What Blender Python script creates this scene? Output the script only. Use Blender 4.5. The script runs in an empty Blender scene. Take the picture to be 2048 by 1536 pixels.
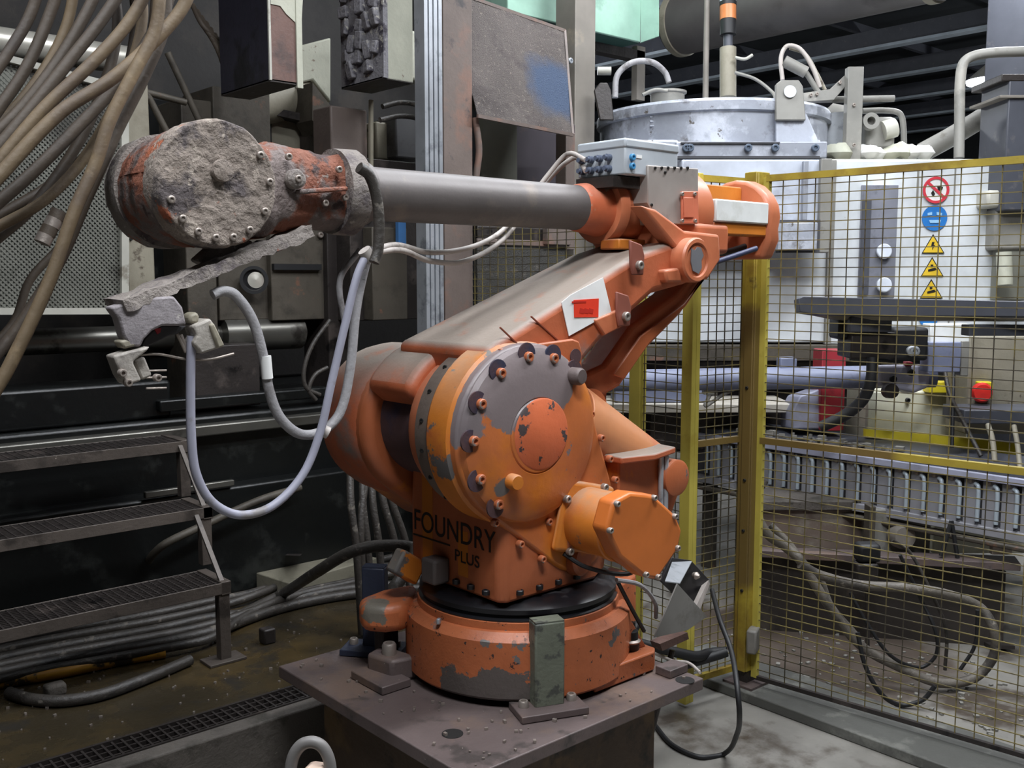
import bpy, bmesh, math, random
from mathutils import Vector, Matrix, noise
random.seed(7)
V = Vector
S = bpy.context.scene
COL = S.collection
PI = math.pi
# ------------------------------------------------------------------ camera
CAMZ, HEAD, PITCH, FPX = 1.42, math.radians(48.5), math.radians(6.0), 2000.0
cd = bpy.data.cameras.new('camera'); cam = bpy.data.objects.new('camera', cd); COL.objects.link(cam)
cam.location = (0, 0, CAMZ)
cam.rotation_euler = (PI/2-PITCH, 0, HEAD-PI/2)
cd.sensor_width = 36.0; cd.lens = 36.0*FPX/2048.0; cd.clip_start = .05; cd.clip_end = 200
S.camera = cam
# ------------------------------------------------------------------ world, exposure
w = bpy.data.worlds.new('hall_air'); S.world = w; w.use_nodes = True
w.node_tree.nodes['Background'].inputs[0].default_value = (.80, .88, 1, 1)
w.node_tree.nodes['Background'].inputs[1].default_value = .06
S.view_settings.view_transform = 'Standard'; S.view_settings.look = 'None'
S.view_settings.gamma = 1; S.view_settings.use_curve_mapping = False
S.view_settings.exposure = 0.35
# ceiling lamps: x, y, z, size x, size y, watts
LAMPS = [(1.0, 0.4, 4.7, 1.8, .6, 150), (4.3, 1.4, 4.9, 1.6, .5, 95), (5.0, 4.3, 4.85, 1.6, .5, 55),
         (6.0, 1.6, 4.85, 1.6, .5, 85), (-.6, 2.4, 4.9, 1.6, .5, 55), (9.0, 3.5, 4.65, 1.6, .5, 110), (2.9, 2.6, 4.9, 1.6, .5, 35)]

# ------------------------------------------------------------------ surveying: a sight line meets a real plane
_f = V((math.cos(HEAD)*math.cos(PITCH), math.sin(HEAD)*math.cos(PITCH), -math.sin(PITCH)))
_r = V((math.sin(HEAD), -math.cos(HEAD), 0)); _u = _r.cross(_f); _c = V((0, 0, CAMZ))
def _ray(x, y): return _f + _r*((x-1024)/FPX) + _u*((768-y)/FPX)
def ax(x, y, X): d = _ray(x, y); return _c + d*((X-_c.x)/d.x)
def ay(x, y, Y): d = _ray(x, y); return _c + d*((Y-_c.y)/d.y)
def az(x, y, Z): d = _ray(x, y); return _c + d*((Z-_c.z)/d.z)
def ad(x, y, D): return _c + _ray(x, y)*D

# ------------------------------------------------------------------ materials
def lin(c):
    return tuple(((v/255)/12.92 if v/255 <= .04045 else ((v/255+.055)/1.055)**2.4) for v in c)+(1,)
MATS = {}
def mat(name, rgb, rough=.6, metal=0.0, layers=(), bump=None, dust=None, emit=None, spec=.5, var=None, patches=()):
    """layers: (rgb, noise scale, threshold, softness, roughness or None); colours are srgb 0-255"""
    m = bpy.data.materials.new(name); m.use_nodes = True; MATS[name] = m
    nt = m.node_tree; N = nt.nodes; L = nt.links
    b = N['Principled BSDF']; b.inputs['Metallic'].default_value = metal
    b.inputs['Specular IOR Level'].default_value = spec
    tc = N.new('ShaderNodeTexCoord')
    def nz(scale, detail=5, rg=.6, off=0):
        n = N.new('ShaderNodeTexNoise'); n.inputs['Scale'].default_value = scale
        n.inputs['Detail'].default_value = detail; n.inputs['Roughness'].default_value = rg
        if off:
            mp = N.new('ShaderNodeMapping'); mp.inputs['Location'].default_value = (off, off*.7, -off)
            L.new(tc.outputs['Object'], mp.inputs[0]); L.new(mp.outputs[0], n.inputs['Vector'])
        else: L.new(tc.outputs['Object'], n.inputs['Vector'])
        return n.outputs['Fac']
    def rng(src, a, bb, to0=0, to1=1):
        r = N.new('ShaderNodeMapRange'); r.inputs[1].default_value = a; r.inputs[2].default_value = bb
        r.inputs[3].default_value = to0; r.inputs[4].default_value = to1; L.new(src, r.inputs[0]); return r.outputs[0]
    def mix(fac, a, bc):
        x = N.new('ShaderNodeMix'); x.data_type = 'RGBA'; L.new(fac, x.inputs[0])
        if isinstance(a, tuple): x.inputs[6].default_value = a
        else: L.new(a, x.inputs[6])
        if isinstance(bc, tuple): x.inputs[7].default_value = bc
        else: L.new(bc, x.inputs[7])
        return x.outputs[2]
    def mixf(fac, a, bv):
        x = N.new('ShaderNodeMix'); L.new(fac, x.inputs[0])
        if isinstance(a, float): x.inputs[2].default_value = a
        else: L.new(a, x.inputs[2])
        x.inputs[3].default_value = bv; return x.outputs[0]
    base = lin(rgb); v = var if var is not None else .18
    col = mix(rng(nz(3.1, 4, .6, 3.3), .3, .7), tuple(c*(1-v) for c in base[:3])+(1,), tuple(min(1, c*(1+v)) for c in base[:3])+(1,))
    rg = float(rough)
    for i, (lc, sc, th, so, lr) in enumerate(layers):
        fac = rng(nz(sc, 6, .62, 11.7*(i+1)), th, th+so)
        col = mix(fac, col, lin(lc))
        if lr is not None: rg = mixf(fac, rg, lr)
    if dust:
        dc, amt = dust[:2]; dth = dust[2] if len(dust) > 2 else .3
        g = N.new('ShaderNodeNewGeometry'); sx = N.new('ShaderNodeSeparateXYZ'); L.new(g.outputs['Normal'], sx.inputs[0])
        up = rng(sx.outputs[2], .25, .8, 0, amt)
        mm = N.new('ShaderNodeMath'); mm.operation = 'MULTIPLY'; L.new(up, mm.inputs[0]); L.new(rng(nz(7, 5, .6, 71), dth, dth+.25), mm.inputs[1])
        col = mix(mm.outputs[0], col, lin(dc))
    for i, (pc, pr, pcol, amp, sc, so) in enumerate(patches):   # worn areas with a place of their own
        vd = N.new('ShaderNodeVectorMath'); vd.operation = 'DISTANCE'; L.new(tc.outputs['Object'], vd.inputs[0]); vd.inputs[1].default_value = pc
        nn = nz(sc, 7, .65, 3.1*(i+1)); ma = N.new('ShaderNodeMath'); ma.operation = 'MULTIPLY_ADD'; L.new(nn, ma.inputs[0]); ma.inputs[1].default_value = amp; L.new(vd.outputs['Value'], ma.inputs[2])
        col = mix(rng(ma.outputs[0], pr+amp*.5, pr+amp*.5+so, 1, 0), col, lin(pcol))
    L.new(col, b.inputs['Base Color'])
    if isinstance(rg, float): b.inputs['Roughness'].default_value = rg
    else: L.new(rg, b.inputs['Roughness'])
    if bump:
        bp = N.new('ShaderNodeBump'); bp.inputs['Strength'].default_value = bump[1]; bp.inputs['Distance'].default_value = bump[2] if len(bump) > 2 else .01
        L.new(nz(bump[0], 6, .6, 5), bp.inputs['Height']); L.new(bp.outputs[0], b.inputs['Normal'])
    if emit:
        b.inputs['Emission Color'].default_value = lin(emit[0]); b.inputs['Emission Strength'].default_value = emit[1]
    return m
FL0 = -.63
PRIMER, DARKCHIP = (98, 94, 92), (44, 34, 32)
orange = mat('chipped_orange_paint', (170, 94, 58), .45, layers=[((196, 112, 34), 2.2, .60, .04, None), (PRIMER, 5.5, .655, .012, .6), (DARKCHIP, 38, .715, .015, .7)], bump=(40, .12), dust=((150, 138, 128), .35))
orange_clean = mat('orange_paint_faded', (188, 110, 76), .42, layers=[((170, 88, 56), 3, .52, .2, None), (PRIMER, 9, .70, .012, .6), (DARKCHIP, 45, .74, .015, .7)], bump=(30, .06), dust=((176, 150, 134), .3))
orange_gear = mat('gear_cover_orange', (180, 102, 56), .40, layers=[((200, 116, 32), 1.9, .49, .14, None), ((112, 103, 104), 7, .655, .012, .45), (DARKCHIP, 30, .715, .015, .7)], bump=(40, .1), patches=[((2.09, 2.37, 1.12), .17, (118, 107, 107), .22, 6, .006), ((2.24, 2.37, 1.10), .13, (118, 107, 107), .12, 8, .006), ((1.93, 2.43, .98), .08, (112, 103, 104), .16, 9, .006), ((2.06, 2.39, .76), .03, PRIMER, .06, 20, .005)])
orange_yel = mat('yellowed_orange_paint', (196, 116, 42), .45, layers=[((180, 94, 50), 3.3, .55, .1, None), (PRIMER, 6, .60, .02, .6), (DARKCHIP, 40, .74, .02, .7)], bump=(40, .1), dust=((140, 130, 116), .6))
orange_dust = mat('dusty_orange_paint', (174, 92, 58), .55, layers=[((196, 112, 46), 2.5, .62, .06, None), ((120, 106, 100), 3, .58, .12, .7), (DARKCHIP, 40, .73, .02, .7)], bump=(50, .15), dust=((140, 128, 118), 1.0, .18))
orange_base = mat('peeling_orange_paint', (176, 97, 58), .45, layers=[(PRIMER, 9, .635, .008, .65), (DARKCHIP, 36, .63, .015, .7)], bump=(30, .25), dust=((176, 104, 70), .5), patches=[((2.09, 2.40, .035), .10, (88, 80, 76), .24, 11, .004), ((2.00, 2.52, .03), .09, (88, 80, 76), .22, 12, .004), ((2.20, 2.33, .05), .05, (88, 80, 76), .2, 14, .004), ((2.05, 2.45, .225), .02, (98, 92, 88), .09, 16, .004), ((2.2, 2.34, .22), .015, (98, 92, 88), .08, 18, .004), ((1.94, 2.93, .24), .05, (110, 104, 94), .12, 14, .004)])
motor_face = mat('orange_motor_cap', (194, 106, 46), .4, layers=[((236, 140, 80), 20, .72, .03, None)], bump=(20, .04))
plumb = mat('dark_plum_recess', (74, 52, 54), .7, layers=[((40, 44, 66), 4, .5, .15, None)], bump=(30, .2))
crust = mat('aluminium_crusted_casting', (146, 134, 124), .85, layers=[((92, 84, 84), 7, .53, .08, None), ((166, 92, 60), 6, .63, .03, .7), ((172, 160, 148), 22, .60, .05, None), ((60, 52, 52), 13, .66, .04, None)], bump=(60, .9, .02))
crust_red = mat('crusted_red_orange_casting', (132, 80, 60), .75, layers=[((118, 106, 102), 5, .50, .06, None), ((72, 56, 54), 9, .60, .05, None), ((176, 98, 56), 7, .66, .04, None), ((150, 138, 130), 30, .66, .04, None)], bump=(50, .8, .02))
crust_grey = mat('crusted_grey_steel', (134, 126, 120), .85, layers=[((96, 88, 90), 8, .52, .1, None), ((150, 84, 62), 9, .655, .04, None), ((168, 160, 152), 26, .62, .05, None)], bump=(70, .8, .015))
tube_m = mat('worn_grey_tube', (96, 90, 88), .5, .2, layers=[((126, 114, 104), 4, .58, .15, .5)], bump=(80, .06))
alu = mat('brushed_aluminium', (176, 180, 186), .42, .55, layers=[((140, 144, 150), 8, .55, .1, None)], bump=(60, .08))
box_grey = mat('light_grey_enclosure', (178, 184, 190), .5, layers=[((148, 150, 152), 5, .58, .1, None)])
sheet = mat('grey_sheet_metal', (160, 152, 146), .5, .2, layers=[((136, 130, 126), 6, .55, .1, None)])
white_m = mat('white_enamel', (226, 228, 226), .45, layers=[((200, 200, 192), 4, .6, .15, None)])
black_m = mat('black_rubber', (26, 26, 28), .55)
blackring = mat('greasy_black_ring', (22, 22, 26), .35, layers=[((60, 58, 60), 6, .6, .1, .6)])
navy = mat('blue_grey_hose_rubber', (54, 58, 84), .5)
bolt_m = mat('dull_steel_bolt', (160, 150, 142), .45, .6, bump=(60, .2))
bolt_o = mat('orange_painted_bolt', (170, 96, 60), .5, layers=[((120, 112, 106), 40, .55, .05, None)])
rust_plate = mat('rusty_plate_steel', (96, 84, 82), .55, .15, layers=[((112, 94, 84), 3, .52, .12, None), ((70, 64, 62), 6, .57, .08, .45), ((176, 168, 158), 70, .70, .02, None)], bump=(40, .2))
dark_steel = mat('dark_oily_steel', (52, 47, 45), .45, .2, layers=[((76, 68, 64), 5, .56, .1, .55), ((30, 28, 28), 9, .6, .1, .3)], bump=(40, .3))
black_oil = mat('black_oily_bed', (11, 13, 13), .36, .0, layers=[((28, 30, 28), 4, .55, .1, .5)], bump=(12, .3))
green_post = mat('chipped_green_grey_paint', (104, 108, 94), .55, layers=[((70, 72, 66), 14, .55, .05, None), ((150, 140, 80), 8, .66, .03, None)], bump=(60, .3))
blue_post = mat('dark_blue_paint', (38, 44, 62), .5, layers=[((70, 70, 52), 9, .62, .06, None)], bump=(50, .2))
yellow = mat('grimy_yellow_paint', (166, 146, 54), .5, layers=[((128, 102, 38), 3, .48, .14, None), ((104, 88, 36), 9, .63, .08, .7), (DARKCHIP, 30, .73, .02, None)], bump=(40, .15), patches=[((4.02, 2.8, .60), .66, (112, 92, 48), .06, 9, .05)])
yellow_lt = mat('pale_yellow_paint', (184, 170, 76), .5, layers=[((164, 148, 60), 5, .57, .1, None), (DARKCHIP, 34, .74, .02, None)])
wire_y = mat('dirty_yellow_wire', (120, 108, 64), .6, layers=[((62, 56, 44), 4, .46, .12, None)])
concrete = mat('stained_concrete', (126, 123, 117), .55, layers=[((104, 101, 95), 1.4, .5, .15, .5), ((74, 66, 58), 1.9, .55, .10, .35), ((190, 186, 176), 60, .72, .02, None)], bump=(25, .12), patches=[((4.8, 2.95, FL0), .68, (78, 68, 60), .7, 2.2, .25)])

slab_m = mat('oil_soaked_slab', (52, 45, 32), .28, layers=[((74, 61, 38), 1.8, .5, .15, .2), ((40, 36, 30), 4, .56, .1, .45), ((128, 120, 108), 55, .735, .02, .8)], bump=(30, .35))
kerb_m = mat('gritty_concrete_kerb', (92, 86, 80), .75, layers=[((66, 62, 56), 5, .52, .1, None), ((170, 162, 150), 40, .70, .03, None)], bump=(60, .5))
grime = mat('grimy_brown_grey_steel', (78, 72, 63), .6, .1, layers=[((58, 53, 46), 4, .5, .14, None), ((112, 82, 66), 6, .63, .06, None)], bump=(30, .3))
beige = mat('dirty_beige_paint', (140, 134, 118), .6, layers=[((122, 114, 98), 3, .52, .14, None), ((86, 76, 64), 7, .64, .06, None)], bump=(40, .2))
perf_m = mat('grimy_perforated_sheet', (112, 112, 104), .6, .2, layers=[((70, 68, 62), 3, .52, .12, None)])
frame_lt = mat('pale_grey_frame', (178, 176, 166), .55, layers=[((130, 124, 112), 6, .6, .08, None)])
chrome = mat('polished_tie_bar', (216, 212, 200), .32, .5, layers=[((110, 104, 96), 5, .62, .08, .5)])
chrome_dk = mat('greasy_tie_bar', (110, 108, 102), .32, .7, layers=[((60, 56, 52), 4, .55, .1, .5)])
maroon = mat('rusted_maroon_primer', (104, 78, 70), .6, layers=[((130, 120, 106), 5, .62, .05, None), ((78, 62, 58), 4, .56, .1, None)], bump=(40, .3))
purple_blk = mat('sooty_blue_black_steel', (44, 42, 54), .5, .15, layers=[((26, 24, 28), 4, .52, .1, None), ((92, 86, 92), 8, .70, .03, None)], bump=(30, .3))
cream_pl = mat('chipped_cream_plate', (172, 172, 156), .6, layers=[((118, 104, 90), 9, .64, .03, None)], bump=(40, .2))
burnt = mat('burnt_aluminium_crust', (128, 126, 130), .8, .1, layers=[((66, 62, 70), 8, .56, .08, None), ((176, 172, 162), 14, .60, .05, None)], bump=(40, .6, .02))
hose_tan = mat('grimy_tan_hose', (104, 88, 66), .62, layers=[((86, 72, 58), 4, .5, .15, None), ((126, 108, 82), 7, .62, .08, None)], bump=(40, .25))
hose_brn = mat('grimy_brown_hose', (74, 64, 54), .6, layers=[((62, 54, 48), 4, .5, .15, None)], bump=(40, .25))
hose_dk = mat('dirty_dark_hose', (58, 54, 50), .45, layers=[((104, 98, 90), 18, .60, .06, .8), ((40, 38, 36), 5, .55, .1, None)], bump=(60, .4))
hose_lt = mat('braided_light_grey_hose', (150, 148, 150), .6, layers=[((116, 112, 112), 9, .56, .08, None)], bump=(90, .3))
hose_wht = mat('pale_bluish_hose', (146, 146, 160), .5, layers=[((128, 124, 124), 8, .6, .08, None)])
cable_lt = mat('light_grey_cable', (176, 168, 162), .55, layers=[((130, 122, 116), 8, .58, .08, None)])
cable_yel = mat('striped_yellow_hose', (176, 128, 40), .5, layers=[((50, 42, 32), 6, .52, .04, None)])
exp_m = mat('dusty_expanded_metal', (98, 90, 86), .75, .1, layers=[((76, 68, 66), 3, .5, .12, None), ((132, 122, 114), 60, .60, .05, None)], bump=(130, 1, .02), patches=[(tuple(ay(1112, 175, 4.65)), .16, (70, 86, 112), .3, 4, .12)])
exp_dk = mat('dark_expanded_metal', (70, 68, 64), .6, .2, layers=[((104, 98, 90), 10, .6, .08, None)], bump=(110, .8, .02))
brown_post = mat('rust_brown_post', (104, 92, 86), .6, layers=[((126, 98, 86), 3, .54, .1, None), ((70, 66, 66), 6, .62, .08, None)], bump=(40, .2))
taupe = mat('taupe_grey_post', (122, 116, 108), .6, layers=[((150, 140, 124), 3, .6, .1, None)])
mint = mat('pale_mint_sheet', (150, 186, 168), .5, layers=[((128, 164, 146), 3, .6, .1, None)])
silver = mat('silver_furnace_paint', (156, 160, 170), .5, .25, layers=[((198, 202, 212), 3.2, .50, .10, .4), ((120, 120, 124), 5, .56, .1, .6), ((98, 92, 86), 11, .64, .05, .7)], bump=(14, .2))
greypaint = mat('dusty_grey_paint', (130, 128, 122), .55, layers=[((154, 150, 142), 4, .55, .1, None), ((110, 106, 98), 8, .63, .08, None)])
blue_grey = mat('blue_grey_machine_paint', (120, 126, 150), .5, layers=[((92, 94, 106), 4, .55, .12, None)])
anthr = mat('anthracite_beam', (72, 74, 82), .5, layers=[((98, 96, 98), 7, .6, .1, None)])
housing = mat('white_furnace_housing', (206, 210, 213), .5, layers=[((196, 198, 198), 2.5, .6, .14, None), ((160, 150, 134), 13, .72, .03, None)])
panel_gr = mat('control_panel_grey', (118, 120, 130), .5, layers=[((96, 98, 106), 5, .55, .1, None)])
cream_cab = mat('cream_cabinet_paint', (206, 204, 184), .5, layers=[((176, 172, 152), 3, .58, .12, None)])
red_m = mat('dull_red_paint', (150, 40, 48), .5, layers=[((112, 34, 40), 4, .57, .1, None)])
estop_r = mat('bright_red_plastic', (214, 48, 40), .4)
brt_yel = mat('bright_yellow_paint', (226, 206, 44), .5, layers=[((196, 172, 44), 5, .6, .1, None)])
duct_m = mat('dark_duct_sheet', (92, 88, 86), .5, .3, layers=[((74, 70, 68), 2, .55, .12, None)])
roof_m = mat('dark_roof_sheet', (44, 48, 52), .7)
wall_m = mat('dark_hall_wall', (40, 42, 44), .8)
beam_m = mat('grey_roof_steel', (176, 186, 196), .6)
sign_red = mat('sign_red', (206, 56, 70), .5); sign_blue = mat('sign_blue', (40, 116, 190), .5)
sign_yel = mat('sign_yellow', (224, 188, 52), .5); sign_wht = mat('sign_white', (232, 232, 230), .5); sign_blk = mat('sign_black', (30, 28, 26), .5)
tag_red = mat('red_sticker', (226, 62, 38), .5); tag_dark = mat('sticker_print', (188, 44, 30), .5); ink = mat('black_lettering', (34, 26, 26), .5)
amber = mat('amber_beacon_lens', (196, 120, 70), .35); lens_w = mat('white_gauge_lens', (206, 212, 222), .3)
lamp_e = mat('lamp_diffuser', (255, 255, 255), .5, emit=((235, 242, 255), 9.0))
wood = mat('grey_weathered_wood', (104, 100, 86), .75, layers=[((78, 74, 62), 6, .52, .12, None)], bump=(30, .3))
cream_pink = mat('cream_pink_plastic', (222, 196, 178), .5)

# ------------------------------------------------------------------ mesh builder
class M:
    def __init__(s): s.v = []; s.f = []
    def add(s, vs, fs):
        o = len(s.v); s.v += [V(p) for p in vs]; s.f += [tuple(i+o for i in f) for f in fs]; return s
    def box(s, c, d, rz=0, R=None):
        c = V(c); h = V(d)/2; R = R or Matrix.Rotation(rz, 3, 'Z')
        vs = [c+R@V((sx*h.x, sy*h.y, sz*h.z)) for sz in (-1, 1) for sy in (-1, 1) for sx in (-1, 1)]
        return s.add(vs, [(0, 2, 3, 1), (4, 5, 7, 6), (0, 1, 5, 4), (2, 6, 7, 3), (0, 4, 6, 2), (1, 3, 7, 5)])
    def rng(s, x0, x1, y0, y1, z0, z1):
        return s.box(((x0+x1)/2, (y0+y1)/2, (z0+z1)/2), (abs(x1-x0), abs(y1-y0), abs(z1-z0)))
    def bar(s, p, q, w, h=None, up=(0, 0, 1)):
        p, q = V(p), V(q); d = (q-p); ln = d.length; d.normalize(); h = h or w
        a = d.cross(V(up))
        if a.length < 1e-4: a = d.cross(V((1, 0, 0)))
        a.normalize(); b = a.cross(d)
        R = Matrix((a, d, b)).transposed()
        return s.box((p+q)/2, (w, ln, h), R=R)
    def frame(s, d):
        d = V(d).normalized(); a = d.cross(V((0, 0, 1)))
        if a.length < 1e-3: a = d.cross(V((0, 1, 0)))
        a.normalize(); return a, a.cross(d), d
    def lathe(s, prof, o, d, n=32):
        """prof: list of (radius, distance along d)"""
        o = V(o); a, b, d = s.frame(d); vs = []; fs = []
        for r, h in prof:
            for k in range(n):
                t = 2*PI*k/n; vs.append(o+d*h+(a*math.cos(t)+b*math.sin(t))*r)
        for i in range(len(prof)-1):
            for k in range(n): fs.append((i*n+k, i*n+(k+1) % n, (i+1)*n+(k+1) % n, (i+1)*n+k))
        loop = prof[0] == prof[-1]
        if prof[0][0] > 1e-6 and not loop: fs.append(tuple(range(n))[::-1])
        if prof[-1][0] > 1e-6 and not loop: fs.append(tuple((len(prof)-1)*n+k for k in range(n)))
        return s.add(vs, fs)
    def cyl(s, p, q, r, r2=None, n=24):
        p, q = V(p), V(q); return s.lathe([(r, 0), (r if r2 is None else r2, (q-p).length)], p, q-p, n)
    def prism(s, poly, ext):
        """poly: 3D points in order, ext: extrusion vector"""
        P = [V(p) for p in poly]; e = V(ext); n = len(P)
        fs = [tuple(range(n)), tuple(range(2*n-1, n-1, -1))]+[(i, i+n, (i+1) % n+n, (i+1) % n) for i in range(n)]
        return s.add(P+[p+e for p in P], fs)
    def loft(s, rings):
        n = len(rings[0]); vs = [p for r in rings for p in r]; fs = []
        for i in range(len(rings)-1):
            for k in range(n): fs.append((i*n+k, i*n+(k+1) % n, (i+1)*n+(k+1) % n, (i+1)*n+k))
        fs.append(tuple(range(n))[::-1]); fs.append(tuple((len(rings)-1)*n+k for k in range(n)))
        return s.add(vs, fs)
    def tube(s, pts, r, n=8, sub=6, smooth=True):
        P = [V(p) for p in pts]; n = max(n, 12) if r > .008 else n
        if smooth and len(P) > 2:
            Q = []
            for i in range(len(P)-1):
                p0, p1, p2, p3 = P[max(i-1, 0)], P[i], P[i+1], P[min(i+2, len(P)-1)]
                l0, l1, l2 = (p1-p0).length, (p2-p1).length, (p3-p2).length
                m1 = (p2-p0)*(l1/max(l0+l1, 1e-6)); m2 = (p3-p1)*(l1/max(l1+l2, 1e-6))
                for k in range(sub):
                    t = k/sub; Q.append(p1*(2*t**3-3*t*t+1)+m1*(t**3-2*t*t+t)+p2*(-2*t**3+3*t*t)+m2*(t**3-t*t))
            Q.append(P[-1]); P = Q
        rings = []; a = None
        for i, p in enumerate(P):
            d = (P[min(i+1, len(P)-1)]-P[max(i-1, 0)]).normalized()
            if a is None: a = d.orthogonal().normalized()
            a = (a-d*a.dot(d)).normalized(); b = d.cross(a)
            rings.append([p+(a*math.cos(2*PI*k/n)+b*math.sin(2*PI*k/n))*r for k in range(n)])
        return s.loft(rings)
    def mesh(s, name, m, smooth=35):
        me = bpy.data.meshes.new(name); me.from_pydata([tuple(p) for p in s.v], [], s.f); me.update()
        bm = bmesh.new(); bm.from_mesh(me); bmesh.ops.recalc_face_normals(bm, faces=bm.faces); bm.to_mesh(me); bm.free()
        if m: me.materials.append(m)
        if smooth:
            for p in me.polygons: p.use_smooth = True
            me.set_sharp_from_angle(angle=math.radians(smooth))
        return me
    def build(s, name, m, parent=None, bevel=0, seg=2, smooth=35, disp=None, kind=None, label=None, ba=40):
        me = s.mesh(name, m, smooth)
        if disp:
            amp, sc = disp; me.update(); nn = [v.normal.copy() for v in me.vertices]
            for v, n_ in zip(me.vertices, nn):
                p = v.co*sc; v.co += n_*amp*(noise.noise(p)+.5*noise.noise(p*2.3)+.3*noise.noise(p*5))
        o = bpy.data.objects.new(name, me); COL.objects.link(o)
        if parent is not None: child(o, parent)
        if bevel:
            b = o.modifiers.new('edge', 'BEVEL'); b.width = bevel; b.segments = seg; b.limit_method = 'ANGLE'; b.angle_limit = math.radians(ba)
            b.harden_normals = False
        if kind: o['kind'] = kind
        if label: o['label'] = label
        return o
def child(o, p):
    o.parent = p
    if p.type == 'EMPTY': o.matrix_parent_inverse = Matrix.Translation(p.location).inverted()
def thing(name, label, cat, loc=(0, 0, 0), group=None):
    o = bpy.data.objects.new(name, None); COL.objects.link(o); o.location = loc; o.empty_display_size = .1
    o['label'] = label; o['category'] = cat
    if group: o['group'] = group
    return o
def tag(o, label, cat, group=None):
    o['label'] = label; o['category'] = cat
    if group: o['group'] = group
    return o
def struct(o): o['kind'] = 'structure'; return o
def dup(root, loc, label=None, group=None):
    r = root.copy(); COL.objects.link(r); r.location = loc
    if label: r['label'] = label
    if group: r['group'] = group
    for ch in root.children:
        c = ch.copy(); COL.objects.link(c); c.parent = r
        for g in ch.children: e = g.copy(); COL.objects.link(e); e.parent = c
    return r
_bm = {}
def bolts(parent, pts, d, r=.012, h=.012, m=None, name='bolt', n=6):
    """each bolt an object of its own, sharing one mesh"""
    m = m or bolt_m; key = (round(r, 4), round(h, 4), m.name, n, name)
    if key not in _bm:
        _bm[key] = M().lathe([(r, -.004), (r, h*.8), (r*.82, h), (r*.5, h), (r*.42, h*.55), (0.0, h*.55)], (0, 0, 0), (0, 0, 1), n if n > 8 else 12).mesh(name, m, 40)
    q = V(d).to_track_quat('Z', 'Y').to_matrix().to_4x4()
    for p in pts:
        o = bpy.data.objects.new(name, _bm[key]); COL.objects.link(o); o.parent = parent
        base = Matrix.Translation(V(p)) @ q
        if parent.type == 'EMPTY': o.matrix_parent_inverse = Matrix.Translation(parent.location).inverted()
        o.matrix_basis = base
def arc(cx, cz, r, a0, a1, n, Y):
    return [V((cx+r*math.cos(math.radians(a0+(a1-a0)*k/n)), Y, cz+r*math.sin(math.radians(a0+(a1-a0)*k/n)))) for k in range(n+1)]
def hull_xz(c1, r1, c2, r2, Y, n=24):
    """outline of two circles joined by tangents, in the XZ plane"""
    dx, dz = c2[0]-c1[0], c2[1]-c1[1]; D = math.hypot(dx, dz); th = math.degrees(math.atan2(dz, dx)); b = math.degrees(math.acos((r1-r2)/D))
    return arc(c1[0], c1[1], r1, th+b, th+360-b, n, Y)+arc(c2[0], c2[1], r2, th-b, th+b, n//2, Y)

#@@SETTING
FL = -.63; SL = -.25
struct(M().rng(-6, 24, -8, 16, FL-.2, FL).build('floor', concrete))
# raised slab in front of the casting machine with its kerb
sl = struct(M().rng(-4, 3.6, 3.56, 12, FL, SL).build('floor_slab', slab_m))
kb = struct(M().rng(-4, 3.6, 3.34, 3.42, FL, SL+.004).build('trim_1', kerb_m, bevel=.008))
struct(M().rng(-4, 3.6, 3.42, 3.56, FL, SL-.07).build('trim_2', black_oil))
struct(M().rng(3.95, 4.35, -3, 3.3, FL, FL+.05).build('trim_3', mat('grey_floor_plinth', (84, 84, 80), .6, layers=[((112, 112, 106), 5, .55, .1, None)], bump=(30, .3)), bevel=.006))
struct(M().rng(-6, 24, 15.8, 16, FL, 5.2).build('wall_left', wall_m))
struct(M().rng(23.8, 24, -8, 16, FL, 5.2).build('wall_back', wall_m))
struct(M().rng(-6.2, -6, -8, 16, FL, 5.2).build('wall_front', wall_m))
struct(M().rng(-6, 24, -8.2, -8, FL, 5.2).build('wall_right', wall_m))
ceil = struct(M().rng(-6, 24, -8, 16, 5.15, 5.25).build('ceiling', roof_m))
rib = M().rng(-6, 23.8, -.04, .04, 5.02, 5.15).mesh('roof_rib', anthr)
for k in range(11):
    o = bpy.data.objects.new('roof_rib', rib); COL.objects.link(o); o.parent = ceil; o.location = (0, -6+2.0*k, 0)
rafter = M().rng(-.02, .02, -8, 15.8, 4.78, 5.02).mesh('rafter', anthr); flange = M().rng(-.09, .09, -8, 15.8, 4.74, 4.78).mesh('rafter_flange', beam_m)
for k in range(8):
    for me in (rafter, flange):
        o = bpy.data.objects.new(me.name, me); COL.objects.link(o); o.parent = ceil; o.location = (7.6+2.1*k, 0, 0)
# ceiling lamps
for i, (x, y, z, sx, sy, wt) in enumerate(LAMPS):
    t = thing('ceiling_lamp', 'long white ceiling lamp hung above the robot cell out of view', 'lamp', (x, y, z), 'hall lamps out of view')
    M().rng(x-sx/2-.05, x+sx/2+.05, y-sy/2-.05, y+sy/2+.05, z+.03, z+.12).build('lamp_body', greypaint, t)
    M().rng(x-sx/2, x+sx/2, y-sy/2, y+sy/2, z+.01, z+.03).build('diffuser', lamp_e, t)
    ld = bpy.data.lights.new('lamp_light', 'AREA'); ld.shape = 'RECTANGLE'; ld.size = sx; ld.size_y = sy; ld.energy = wt
    ld.color = (.94, .97, 1.0)
    lo = bpy.data.objects.new('lamp_light', ld); COL.objects.link(lo); lo.location = (x, y, z-.005); child(lo, t)
p = ad(1988, 166, 11)
t = thing('hanging_lamp', 'bright far ceiling lamp glaring beside the dark column', 'lamp', p)
M().cyl(p+V((0, 0, .03)), p+V((0, 0, .2)), .3, .1).build('lamp_hood', greypaint, t)
M().cyl(p, p+V((0, 0, .03)), .28).build('diffuser', mat('far_lamp_glow', (255, 255, 255), .5, emit=((225, 238, 255), 25)), t)
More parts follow.
